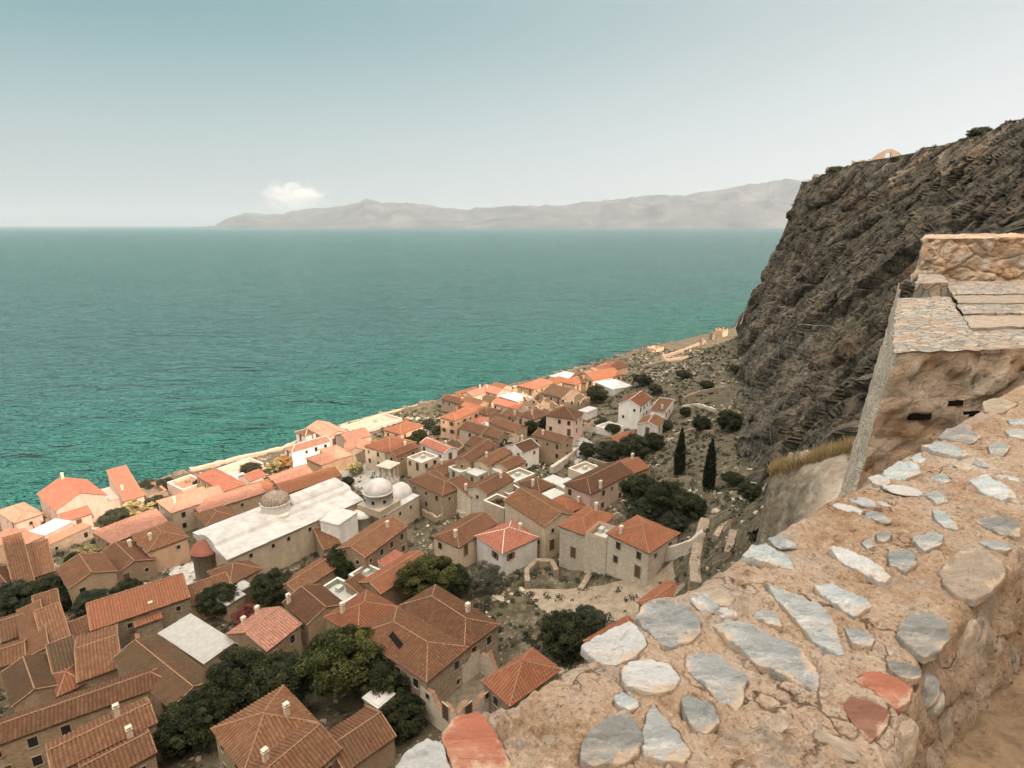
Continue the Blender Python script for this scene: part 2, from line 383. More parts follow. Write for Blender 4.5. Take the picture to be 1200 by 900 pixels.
# ================================================================== hillside terrain
def ground_mat():
    N = NT('hillside_ground'); co = N.coord('Object')
    n = N.noise(co, .09, 6, .6); n2 = N.noise(co, .5, 6, .7); n3 = N.noise(co, 2.4, 5, .7)
    c = N.ramp(n2, [(.30, (.034, .029, .018)), (.45, (.082, .066, .040)), (.58, (.14, .114, .076)), (.74, (.26, .22, .165))])
    c = N.mix(N.ramp(n, [(.42, 0), (.62, .7)]), c, (.085, .072, .042))
    c = N.mix(N.math('MULTIPLY', N.ramp(n3, [(.5, 0), (.64, 1)]), .6), c, (.035, .034, .02))
    v = N.vor(co, 1.1, 'F1', 'Distance'); 
    c = N.mix(N.math('MULTIPLY', N.ramp(v, [(.12, 1), (.3, 0)]), .35), c, (.42, .37, .30))
    nb = N.bump(n2, .9, .5); nb = N.bump(n3, .9, .2, nb); nb = N.bump(v, .5, .15, nb)
    return N.fin(c, .95, nb)
M['ground'] = ground_mat()
def make_ground():
    xs = np.concatenate([np.arange(-330, -160, 6), np.arange(-160, 190, 1.25), np.arange(190, 420, 6)])
    ys = np.concatenate([np.arange(-170, 10, 6), np.arange(10, 320, 1.25), np.arange(320, 560, 4)])
    X, Y = np.meshgrid(xs, ys, indexing='ij'); Z = hterr(X, Y)
    Z = Z + np.where(shore(X, Y) > 4, .22*fbm(X*.6, Y*.6, o=3, s=21), 0)
    mb = MB(); mb.grid(np.stack([X, Y, Z], -1)[::1, ::-1])
    return tag(mb.build('hillside_ground', M['ground']), kind='structure')
make_ground()
# ================================================================== cliff
def cliff_mat():
    N = NT('cliff_rock'); 
    co = N.coord('Object'); r1 = N.coord('Object', (1, 1, 1), (math.radians(-9), 0, 0))
    mp = N.n('ShaderNodeMapping'); mp.inputs['Scale'].default_value = (1, 1, .2); N.l(r1, mp.inputs[0]); st = mp.outputs[0]
    n = N.noise(st, .22, 8, .66, .6); n2 = N.noise(st, .8, 7, .7, .5); n3 = N.noise(co, 1.7, 5, .7); nl = N.noise(st, .06, 4, .6)
    c = N.ramp(n, [(.30, (.030, .028, .025)), (.42, (.090, .077, .060)), (.52, (.160, .134, .100)), (.62, (.21, .172, .125)), (.72, (.29, .235, .165))])
    c = N.mix(N.ramp(nl, [(.45, 0), (.62, .65)]), c, (.095, .085, .064))
    c = N.mix(N.ramp(N.noise(st, .09, 5, .65), [(.56, 0), (.68, .6)]), c, (.20, .115, .06))
    c = N.mix(N.math('MULTIPLY', N.ramp(n2, [(.5, 0), (.62, 1)]), .75), c, (.022, .019, .016))
    c = N.mix(N.math('MULTIPLY', N.ramp(n3, [(.56, 0), (.7, 1)]), .4), c, (.22, .18, .12))
    g = N.noise(co, .33, 5, .75)
    c = N.mix(N.math('MULTIPLY', N.ramp(g, [(.57, 0), (.66, 1)]), .5), c, (.075, .075, .038))
    vm = N.n('ShaderNodeMapping'); vm.inputs['Scale'].default_value = (1, 1, .35); N.l(r1, vm.inputs[0]); ck = N.ramp(N.vor(vm.outputs[0], .55, 'DISTANCE_TO_EDGE'), [(.01, 1), (.05, 0)]); ck = N.math('MULTIPLY', ck, N.ramp(N.noise(co, .25, 3, .5), [(.45, 0), (.55, 1)]))
    c = N.mix(N.math('MULTIPLY', ck, .7), c, (.018, .015, .013))
    at = N.n('ShaderNodeAttribute'); at.attribute_name = 'tone'; c = N.mix(N.math('MULTIPLY', at.outputs['Fac'], .85), c, (.50, .41, .31))  # unseen rock behind the camera, paled to bounce added light
    nb = N.bump(n2, 1.0, .9); nb = N.bump(n3, 1.0, .4, nb); nb = N.bump(N.noise(co, 5, 4, .7), .7, .12, nb)
    return N.fin(c, .92, nb)
M['cliff'] = cliff_mat()
def make_cliff():
    P = np.array(CLIFF, float)
    # resample along the rim
    cum = np.concatenate([[0], np.cumsum(np.hypot(np.diff(P[:, 3]), np.diff(P[:, 4])))])
    fine = []
    for i in range(len(P)-1):
        k = int((cum[i+1]-cum[i])/(.36 if 1 <= i <= 6 else 3))+2
        fine.append(np.linspace(cum[i], cum[i+1], k, endpoint=False))
    T = np.concatenate(fine+[[cum[-1]]])
    B = np.stack([np.interp(T, cum, P[:, i]) for i in range(3)], -1); U = np.stack([np.interp(T, cum, P[:, i]) for i in range(3, 6)], -1)
    U[:, 2] += (1.3*fbm(T*.06, T*0, o=4, s=31)+1.0*fbm(T*.4, T*0, o=3, s=36)+.7*cells(T*.22, T*0+.5, 37)[0])*np.clip((cum[9]-T)/40, 0, 1)
    nv = 210; v = np.linspace(-.12, 1, nv)[None, :, None]
    bow = np.where(v < .45, .62*v/.45*.45/.62, v)
    prof = .5*v**1.0+.5*np.where(v < .3, v*1.25, .375+(v-.3)*.893)   # talus foot then steeper
    prof = np.where(v < 0, v, prof)
    G = B[:, None, :]*(1-prof)+U[:, None, :]*prof
    G[..., 2] = B[:, None, 2]*(1-v[..., 0])+U[:, None, 2]*v[..., 0]
    d = np.gradient(G[:, :, :2], axis=0); nx, ny = -d[..., 1], d[..., 0]
    # outward = towards the sea side
    L = np.hypot(nx, ny)+1e-9; nx, ny = nx/L, ny/L
    c = G.mean((0, 1)); sgn = -1
    x, y, z = G[..., 0], G[..., 1], G[..., 2]
    al = x*.2+y*.83
    a = z*.985-al*.17
    b = z*.17+al*.985
    wb = b+2.2*fbm(b*.1, a*.05, o=3, s=40); wa = a+4*fbm(b*.06, a*.06, o=3, s=39)
    c1, e1 = cells(wb/9.0, wa/26.0, 11); c2, e2 = cells(wb/3.4, wa/10.0, 21); c3, e3 = cells(wb/1.25, wa/3.4, 31)
    big = 3.2*fbm(b*.04, a*.014, x*.01, o=3, s=41)+2.6*c1-1.6*np.exp(-(e1/.07)**2)
    mid = 1.9*fbm(b*.12, a*.03, x*.03, o=4, s=45, ridge=True)+1.25*c2-1.0*np.exp(-(e2/.09)**2)
    sm = .55*c3-.5*np.exp(-(e3/.12)**2)+.7*fbm(b*.45, a*.16, x*.15, o=4, s=52, ridge=True)
    sm2 = .45*fbm(x*1.1, y*1.1, z*1.1, o=3, s=57)
    w = np.clip(v[..., 0]*6+.5, 0, 1)*np.clip((1.03-v[..., 0])*6, .25, 1)
    off = (big+mid+sm+sm2-.5)*w
    wide = (T[:, None] > cum[8]); off = np.where(wide, off*.6, off)
    G[..., 0] += -nx*off*sgn*-1; G[..., 1] += -ny*off*sgn*-1
    G[..., 2] += .5*sm
    # plateau behind the rim
    dU = np.gradient(U[:, :2], axis=0); n2 = np.stack([dU[:, 1], -dU[:, 0]], -1); n2 /= np.linalg.norm(n2, axis=1)[:, None]+1e-9
    mdir = np.array([172, 60])-U[:, :2]; inn = mdir/np.linalg.norm(mdir, axis=1)[:, None]
    rows = []
    for k, dd in enumerate((1.5, 3.5, 6, 9, 12)):
        R = U.copy(); R[:, :2] = G[:, -1, :2]+inn*dd*np.clip(np.linalg.norm(G[:, -1, :2]-np.array([150, 120]), axis=1)/40, .3, 1)[:, None]
        R[:, 2] = G[:, -1, 2]+.45*fbm(R[:, 0]*.5, R[:, 1]*.5, o=3, s=61)+.02*dd; rows.append(R)
    # close the top as one fan towards the plateau's middle
    mid_ = np.array([172., 60., 106.]); 
    for k in (.5, 1.0):
        R = rows[4]*(1-k)+mid_*k; R[:, 2] = np.minimum(rows[4][:, 2], 150)*(1-k)+106*k
        rows.append(R)
    G = np.concatenate([G, np.stack(rows, 1)], 1)
    tone = np.repeat(np.clip((T-cum[7])/(cum[8]-cum[7]), 0, 1)[:, None], G.shape[1], 1)
    mb = MB(); mb.grid(G, smooth=False)
    return tag(mb.build('cliff', M['cliff'], None, tone.ravel()), kind='structure'), G
CLIFF_O, CLIFF_G = make_cliff()
# ================================================================== far hills over the bay
SKYL = [(225,267),(252,264),(268,256),(290,250),(312,252),(335,249),(360,245),(385,243),(405,241),(430,234.5),(450,238),(480,239),(510,242),(540,246),(575,243),(620,242),(660,240),(700,236),(735,232),(770,230),(800,229),(830,224),(870,217),(905,213),(940,211),(1000,205),(1100,215),(1250,225)]
def make_hills():
    px = np.arange(225, 1250, 2.5); sk = np.interp(px, [a for a, b in SKYL], [b for a, b in SKYL])
    sk = sk-2.2*fbm(px*.06, px*0, o=5, s=71, ridge=True)+.6
    nd = 46; dd = np.linspace(0, 1.35, nd)
    t0 = np.interp(px, [225, 400, 700, 950, 1250], [17500, 15500, 13800, 12900, 12300])
    G = np.zeros((len(px), nd, 3))
    for j, d in enumerate(dd):
        t = t0+d*5200
        x = (px-600)/F; ang = np.arctan2(x, CP+.27*SP)
        yy = (450-sk)/F; coef = (-SP+yy*CP)
        H = np.maximum(EYE+coef*(t0+5200), 4)
        q = min(d, 1); pr = q**.8 if d <= 1 else 1-(d-1)*1.2
        X = x*t; Y = (CP+.27*SP)*t
        n = fbm(X*.00055, Y*.00055, o=5, s=75, ridge=True)
        z = H*np.clip(pr+(.38*n-.1)*math.sin(math.pi*min(q, 1))**.8*.9, 0, 1.0)
        if d > 1: z = H*pr
        z = np.minimum(z, 1440)
        G[:, j] = np.stack([X, Y, np.where(j == 0, -6, z+2)], -1)
    N = NT('far_hills'); co = N.coord('Object'); n = N.noise(co, .0012, 6, .65)
    m = N.fin(N.ramp(n, [(.3, (.038, .041, .045)), (.55, (.08, .082, .083)), (.75, (.135, .133, .125))]), .95, None)
    mb = MB(); mb.grid(G)
    return tag(mb.build('hills', m), kind='structure')
make_hills()
# ================================================================== cloud bank beyond the hills
def make_cloud():
    c = at_t(352, 231, 88000)
    mb = MB(); th = np.linspace(0, math.pi, 13); ph = np.linspace(0, 2*math.pi, 25)[:-1]
    G = np.array([[(math.sin(a)*math.cos(b), math.sin(a)*math.sin(b), math.cos(a)) for b in ph] for a in th])
    mb.grid(G, closed=True)
    m = bpy.data.materials.new('cloud'); m.use_nodes = True; t = m.node_tree; t.nodes.clear()
    out = t.nodes.new('ShaderNodeOutputMaterial'); pv = t.nodes.new('ShaderNodeVolumePrincipled'); t.links.new(pv.outputs[0], out.inputs['Volume'])
    tc = t.nodes.new('ShaderNodeTexCoord')
    ln = t.nodes.new('ShaderNodeVectorMath'); ln.operation = 'LENGTH'; t.links.new(tc.outputs['Object'], ln.inputs[0])
    nz = t.nodes.new('ShaderNodeTexNoise'); nz.inputs['Scale'].default_value = 3.2; nz.inputs['Detail'].default_value = 7; nz.inputs['Roughness'].default_value = .62
    t.links.new(tc.outputs['Object'], nz.inputs['Vector'])
    sz = t.nodes.new('ShaderNodeSeparateXYZ'); t.links.new(tc.outputs['Object'], sz.inputs[0])
    def mt(op, a, b):
        x = t.nodes.new('ShaderNodeMath'); x.operation = op
        for i, v in enumerate((a, b)):
            if hasattr(v, 'links'): t.links.new(v, x.inputs[i])
            else: x.inputs[i].default_value = v
        return x.outputs[0]
    f = mt('SUBTRACT', mt('MULTIPLY', nz.outputs['Fac'], 1.75), mt('ADD', mt('MULTIPLY', ln.outputs['Value'], .75), .36))
    f = mt('SUBTRACT', f, mt('MULTIPLY', sz.outputs[0], .16))
    f = mt('MULTIPLY', mt('MAXIMUM', f, 0.0), .0012)
    t.links.new(f, pv.inputs['Density']); pv.inputs['Color'].default_value = (.98, .95, .92, 1); pv.inputs['Anisotropy'].default_value = .2
    o = mb.build('cloud', m); o.location = c; o.scale = (6400, 3800, 3000)
    return tag(o, kind='structure')
make_cloud()
# ================================================================== air over the bay
def make_haze():
    s = 64000; z0, z1 = -7.6, 1500
    mb = MB(); mb.box((0, s/2-3000, (z0+z1)/2), (2*s, s+6000, z1-z0))
    m = bpy.data.materials.new('haze_air'); m.use_nodes = True; t = m.node_tree; t.nodes.clear()
    out = t.nodes.new('ShaderNodeOutputMaterial'); pv = t.nodes.new('ShaderNodeVolumePrincipled'); t.links.new(pv.outputs[0], out.inputs['Volume'])
    pv.inputs['Density'].default_value = HAZE; pv.inputs['Color'].default_value = (.62, .69, .74, 1); pv.inputs['Anisotropy'].default_value = .3
    return tag(mb.build('haze', m), kind='stuff')
if HAZE: make_haze()
# ================================================================== foreground walls
ZT = EYE-1.1
def wp(px, py): 
    x, y = at_z(px, py, ZT); return np.array((x, y))
DW = np.array((.762, .648)); NW = np.array((.648, -.762))      # along the wall, across it (towards the walkway)
EDGE = [(380,960),(440,908),(470,890),(505,868),(520,856),(560,835),(597,820),(640,795),(680,766),(720,735),(770,702),(800,690),(830,668),(862,652),(885,640),(905,622),(960,590),(990,575),(1003,567),(1060,533),(1120,497),(1180,458),(1230,425)]
EDR = [(1020,950),(1050,900),(1073,797),(1115,743),(1153,697),(1197,650),(1250,570)]
_e = np.array([wp(*p) for p in EDGE]); EL, EN = _e@DW, _e@NW
_r = np.array([wp(*p) for p in EDR]); RL, RN = _r@DW, _r@NW
def e_left(l): return np.interp(l, EL, EN)
def e_right(l): return np.interp(l, RL, RN)
def mortar_mat():
    N = NT('wall_mortar'); co = N.coord('Object'); n = N.noise(co, 2.2, 7, .65); n2 = N.noise(co, 14, 7, .7); n3 = N.noise(co, 70, 5, .75)
    c = N.ramp(n, [(.30, (.38, .225, .13)), (.42, (.50, .335, .21)), (.52, (.58, .42, .295)), (.62, (.63, .49, .37)), (.72, (.69, .60, .50))])
    c = N.mix(N.math('MULTIPLY', N.ramp(n2, [(.3, 1), (.48, 0)]), .6), c, (.34, .17, .075))
    c = N.mix(N.math('MULTIPLY', N.ramp(n2, [(.56, 0), (.75, 1)]), .5), c, (.58, .49, .40))
    c = N.mix(N.math('MULTIPLY', N.ramp(n3, [(.36, 1), (.47, 0)]), .7), c, (.15, .09, .05)); c = N.mix(N.math('MULTIPLY', N.ramp(N.noise(co, 42, 4, .7), [(.57, 0), (.66, 1)]), .6), c, (.70, .60, .49))
    cw = N.n('ShaderNodeVectorMath', operation='ADD'); nz = N.n('ShaderNodeTexNoise'); nz.inputs['Scale'].default_value = 5; nz.inputs['Detail'].default_value = 5; N.l(co, nz.inputs['Vector']); N.l(co, cw.inputs[0]); sc_ = N.n('ShaderNodeVectorMath', operation='SCALE'); N.l(nz.outputs['Color'], sc_.inputs[0]); sc_.inputs['Scale'].default_value = .35; N.l(sc_.outputs[0], cw.inputs[1])
    ck = N.ramp(N.vor(cw.outputs[0], 2.6, 'DISTANCE_TO_EDGE'), [(.004, 1), (.016, 0)]); ck = N.math('MULTIPLY', ck, N.ramp(N.noise(co, 3.1, 3, .5), [(.48, 0), (.56, 1)]))
    c = N.mix(N.math('MULTIPLY', ck, .8), c, (.12, .07, .04))
    gp = N.noise(co, 4.2, 6, .7); c = N.mix(N.math('MULTIPLY', N.ramp(gp, [(.54, 0), (.64, 1)]), .6), c, (.44, .39, .33))
    v = N.vor(co, 55, 'F1', 'Distance')
    c = N.mix(N.math('MULTIPLY', N.ramp(v, [(.08, 1), (.22, 0)]), .35), c, (.52, .46, .40))
    nb = N.bump(n2, 1.0, .04); nb = N.bump(n3, 1.0, .022, nb); nb = N.bump(v, .6, .006, nb); nb = N.bump(N.math('SUBTRACT', 1.0, ck), .8, .012, nb)
    return N.fin(c, .95, nb)
M['mortar'] = mortar_mat()
def stone_mat(name, a, b, cvein, vein=.5, warm=.25):
    N = NT(name); co = N.coord('Object', (1, 3.2, 1), (0, 0, .6)); n = N.noise(co, 7, 8, .68, .5); n2 = N.noise(co, 26, 6, .7, .3); n3 = N.noise(co, 3, 4, .6)
    c = N.ramp(n, [(.3, a), (.68, b)])
    vv = N.ramp(N.math('ABSOLUTE', N.math('SUBTRACT', N.noise(co, 9, 6, .6, 1.6), .5)), [(0, 1), (.035, 0)])
    c = N.mix(N.math('MULTIPLY', N.math('MULTIPLY', vv, vein), N.ramp(n3, [(.45, 0), (.6, 1)])), c, cvein)
    c = N.mix(N.math('MULTIPLY', N.ramp(n2, [(.3, 1), (.45, 0)]), .55), c, [k*.35 for k in a])
    c = N.mix(N.math('MULTIPLY', N.ramp(n3, [(.55, 0), (.7, 1)]), warm), c, (.46, .34, .23))
    hs = N.n('ShaderNodeHueSaturation'); N.l(c, hs.inputs['Color']); N.l(N.math('ADD', N.math('MULTIPLY', rnd(N), .4), .85), hs.inputs['Value'])
    at = N.n('ShaderNodeAttribute'); at.attribute_name = 'tone'; sm = N.math('ADD', N.noise(N.coord('Object'), 8, 7, .72), N.math('MULTIPLY', at.outputs['Fac'], .13))
    cs = N.mix(N.ramp(sm, [(.60, 0), (.70, .85)]), hs.outputs[0], (.52, .385, .265))
    nb = N.bump(n, .9, .02); nb = N.bump(n2, .9, .008, nb); nb = N.bump(N.noise(co, 90, 4, .7), .5, .002, nb)
    return N.fin(cs, .8, nb, .25)
M['schist'] = stone_mat('grey_schist', (.17, .18, .175), (.37, .38, .365), (.6, .59, .56))
M['schist_dark'] = stone_mat('dark_schist', (.11, .11, .10), (.29, .28, .255), (.45, .43, .4), .4)
M['schist_blue'] = stone_mat('blue_schist', (.23, .265, .265), (.45, .475, .465), (.65, .66, .64), .5)
M['marble'] = stone_mat('pale_marble', (.33, .335, .325), (.50, .495, .48), (.22, .24, .25), .7, .35)
M['brick'] = stone_mat('red_brick', (.26, .088, .052), (.33, .125, .075), (.45, .26, .17), .3, .3)
M['brickbrown'] = stone_mat('brown_brick', (.20, .085, .055), (.29, .13, .085), (.3, .2, .15), .15, .2)
M['tuff'] = stone_mat('brown_rubble', (.24, .19, .14), (.42, .34, .26), (.5, .45, .4), .3)
def wall_z(l, n):
    """height of the mortar top"""
    x = l*DW[0]+n*NW[0]; y = l*DW[1]+n*NW[1]
    z = .016*fbm(x*2.2, y*2.2, o=3, s=81)+.015*fbm(x*9, y*9, o=4, s=84)+.015*fbm(x*38, y*38, o=4, s=88)
    z = z-.016*np.clip(fbm(x*22, y*22, o=3, s=98)-.2, 0, 1)*3
    # the pitted patch of old lime concrete near the corner
    c = wp(610, 850); r = np.hypot((x-c[0])*1.0, (y-c[1])*1.2)
    k = np.exp(-(r/.17)**2)
    z = z + k*(.034*fbm(x*24, y*24, o=4, s=92, ridge=True)-.006)
    c = wp(900, 880); r = np.hypot(x-c[0], y-c[1]); k = np.exp(-(r/.12)**2)
    return z + k*.04*fbm(x*17, y*17, o=4, s=95, ridge=True)
def W7(l): return [(460+x/3.158, 620+y/3.158) for x, y in l]
def W8(l): return [(800+x/3, 600+y/3) for x, y in l]
def W5(l): return [(840+x/3, 360+y/3) for x, y in l]
STONES = [
 ('schist', W7([(885,335),(960,265),(1040,262),(1100,300),(1140,345),(1145,390),(1100,430),(1030,455),(980,430),(940,385)])),
 ('marble', W7([(690,450),(760,400),(830,370),(880,350),(925,390),(945,440),(900,480),(820,515),(740,490)])),
 ('marble', W7([(840,530),(880,495),(960,485),(1030,520),(1065,565),(1050,605),(980,618),(890,605),(850,570)])),
 ('schist_blue', W7([(815,625),(850,608),(905,640),(915,665),(880,680),(830,655)])),
 ('schist_dark', W7([(690,810),(730,750),(800,700),(860,685),(890,720),(930,790),(915,850),(840,884),(740,890),(690,870)])),
 ('schist', W7([(915,790),(940,700),(965,650),(1000,710),(1060,760),(1105,840),(1080,880),(1000,875),(930,850)])),
 ('schist', W7([(1065,640),(1120,625),(1190,660),(1215,720),(1160,770),(1110,755),(1075,690)])),
 ('brick', W7([(175,760),(220,700),(320,672),(345,700),(385,770),(435,870),(440,900),(230,900),(195,820)])),
 ('marble', W7([(10,880),(60,830),(130,790),(190,800),(215,900),(120,930),(20,930)])),
 ('schist_blue', W8([(205,160),(240,120),(290,112),(340,140),(385,165),(395,210),(340,190),(280,180)])),
 ('schist', W8([(295,255),(350,270),(430,300),(500,340),(545,410),(570,500),(510,490),(440,440),(390,370),(330,310)])),
 ('schist', W8([(245,365),(280,340),(330,355),(350,400),(300,395)])),
 ('schist', W8([(105,395),(160,385),(240,400),(330,440),(410,480),(470,560),(475,650),(410,620),(330,570),(240,520),(160,460)])),
 ('schist', W8([(10,520),(60,498),(130,500),(180,560),(230,590),(215,660),(195,715),(120,670),(60,610),(20,570)])),
 ('marble', W8([(510,130),(560,135),(640,170),(700,205),(735,240),(690,248),(620,215),(550,175)])),
 ('schist_blue', W8([(460,265),(520,245),(580,285),(650,310),(665,340),(600,365),(540,330),(490,300)])),
 ('schist', W8([(625,115),(655,105),(675,125),(650,138)])),
 ('schist_dark', W8([(675,85),(710,75),(735,90),(715,115),(685,110)])),
 ('schist', W8([(715,155),(770,145),(815,160),(820,200),(780,225),(725,190)])),
 ('schist', W8([(805,95),(860,80),(915,95),(910,125),(850,150),(815,120)])),
 ('tuff', W8([(890,220),(970,150),(1050,135),(1120,165),(1135,230),(1090,280),(1030,325),(960,300),(910,260)])),
 ('schist_dark', W8([(760,400),(800,360),(870,355),(930,390),(945,440),(900,500),(850,510),(780,470),(750,440)])),
 ('schist_dark', W8([(715,520),(780,530),(840,550),(840,580),(790,590),(740,570)])),
 ('brick', W8([(595,590),(660,555),(740,575),(815,622),(800,665),(755,700),(680,645)])),
 ('brickbrown', W8([(545,690),(590,655),(660,670),(730,710),(720,760),(660,830),(610,770)])),
 ('schist', W8([(565,400),(620,405),(680,450),(660,475),(600,460)])),
 ('schist_dark', W8([(1030,40),(1090,20),(1180,40),(1190,95),(1120,90),(1060,65)])),
 ('schist', W8([(1040,110),(1110,105),(1160,130),(1130,150),(1070,135)])),
 ('schist_blue', W5([(580,590),(640,545),(700,550),(720,590),(650,615),(600,610)])),
 ('schist_blue', W5([(670,535),(710,515),(735,540),(715,555)])),
 ('schist_dark', W5([(780,460),(810,425),(880,420),(930,460),(900,480),(840,475)])),
 ('schist_blue', W5([(715,490),(790,470),(850,495),(900,525),(840,530),(760,510)])),
 ('schist', W5([(950,490),(990,475),(1030,500),(1010,525),(960,515)])),
 ('schist_blue', W5([(890,610),(950,590),(1020,630),(1055,670),(1000,685),(930,660)])),
 ('schist', W5([(725,665),(780,655),(815,690),(770,705)])),
 ('schist_blue', W5([(755,720),(800,725),(850,790),(800,785),(765,755)])),
 ('schist', W5([(750,595),(800,590),(825,615),(790,635),(755,620)])),
 ('marble', W5([(530,600),(570,590),(620,625),(560,635)])),
 ('tuff', W5([(930,340),(1000,320),(1060,345),(1000,375),(940,370)])),
 ('schist_blue', W5([(1020,400),(1080,395),(1080,420),(1030,420)])),
 ('schist', W5([(1010,440),(1080,440),(1080,470),(1030,465)])),
]
def outline(k, P):
    C = np.array([wp(*p) for p in P]); pts = []; n = len(C)
    for i in range(n):
        a, b = C[i], C[(i+1) % n]
        for q in np.linspace(0, 1, 16, endpoint=False): pts.append(a*(1-q)+b*q)
    pts = np.array(pts)
    for _ in range(2): pts = .25*np.roll(pts, 1, 0)+.5*pts+.25*np.roll(pts, -1, 0)
    c = C.mean(0); d = pts-c
    jit = 1.0+.10*fbm(pts[:, 0]*16, pts[:, 1]*16, o=5, s=120+k)+.05*fbm(pts[:, 0]*60, pts[:, 1]*60, o=3, s=160+k)
    return c, d*jit[:, None]
OUTL = [outline(k, P) for k, (m_, P) in enumerate(STONES)]
def sunk(x, y):
    """how far the mortar lies below its own level under the stones"""
    r = np.zeros_like(x)
    for c, d in OUTL:
        R = np.linalg.norm(d, axis=1).max()*1.1; m = np.hypot(x-c[0], y-c[1]) < R
        if not m.any(): continue
        an = np.arctan2(d[:, 1], d[:, 0]); rr = np.linalg.norm(d, axis=1); o = np.argsort(an)
        q = np.arctan2(y[m]-c[1], x[m]-c[0]); lim = np.interp(q, an[o], rr[o], period=2*math.pi)
        r[m] = np.maximum(r[m], np.clip((.985-np.hypot(x[m]-c[0], y[m]-c[1])/lim)/.05, 0, 1))
    return r
def make_parapet():
    root = tag(empty('parapet_wall', (0, 0, 0)), 'thick parapet wall in the foreground, tan mortar set with grey stones and red bricks', 'parapet wall')
    ls = np.concatenate([np.arange(-1.2, .5, .05), np.arange(.5, 4.2, .0075), np.arange(4.2, 7.5, .05)])
    q = np.linspace(0, 1, 90)
    L, Q = np.meshgrid(ls, q, indexing='ij')
    jl = .012*fbm(ls*5, ls*0, o=4, s=101); jr = .02*fbm(ls*6, ls*0+9, o=4, s=103)
    n0 = (e_left(ls)+jl)[:, None]; n1 = (e_right(ls)+jr)[:, None]
    Nn = n0+(n1-n0)*Q
    Z = ZT+wall_z(L, Nn)-.03*sunk(L*DW[0]+Nn*NW[0], L*DW[1]+Nn*NW[1])
    ed = np.minimum(Q*(n1-n0), (1-Q)*(n1-n0)); Z = Z-.035*np.exp(-ed/.018)
    top = np.stack([L*DW[0]+Nn*NW[0], L*DW[1]+Nn*NW[1], Z], -1)
    # inner face with its ragged stones, down to the walkway
    hh = np.linspace(0, 1, 26)[None, 1:]
    prof = .05*hh+.05*fbm(np.repeat(ls[:, None]*7, 25, 1), hh*5+ls[:, None]*0, o=4, s=107, ridge=True)*np.minimum(1, hh*5)
    nn = n1+prof
    inner = np.stack([ls[:, None]*DW[0]+nn*NW[0], ls[:, None]*DW[1]+nn*NW[1], (Z[:, -1:]-hh*.62)+0*nn], -1)
    ho = np.linspace(0, 1, 14)[None, 1:][:, ::-1]
    no = n0-.25*ho-.02*np.minimum(1, ho*9)+.05*fbm(np.repeat(ls[:, None]*4, 13, 1), ho*20+0*ls[:, None], o=3, s=109)*np.minimum(1, ho*6)
    outer = np.stack([ls[:, None]*DW[0]+no*NW[0], ls[:, None]*DW[1]+no*NW[1], Z[:, :1]-ho*4.5+0*no], -1)
    G = np.concatenate([outer, top, inner], 1)
    mb = MB(); mb.grid(G); mb.build('masonry', M['mortar'], root)
    return root
PAR = make_parapet()
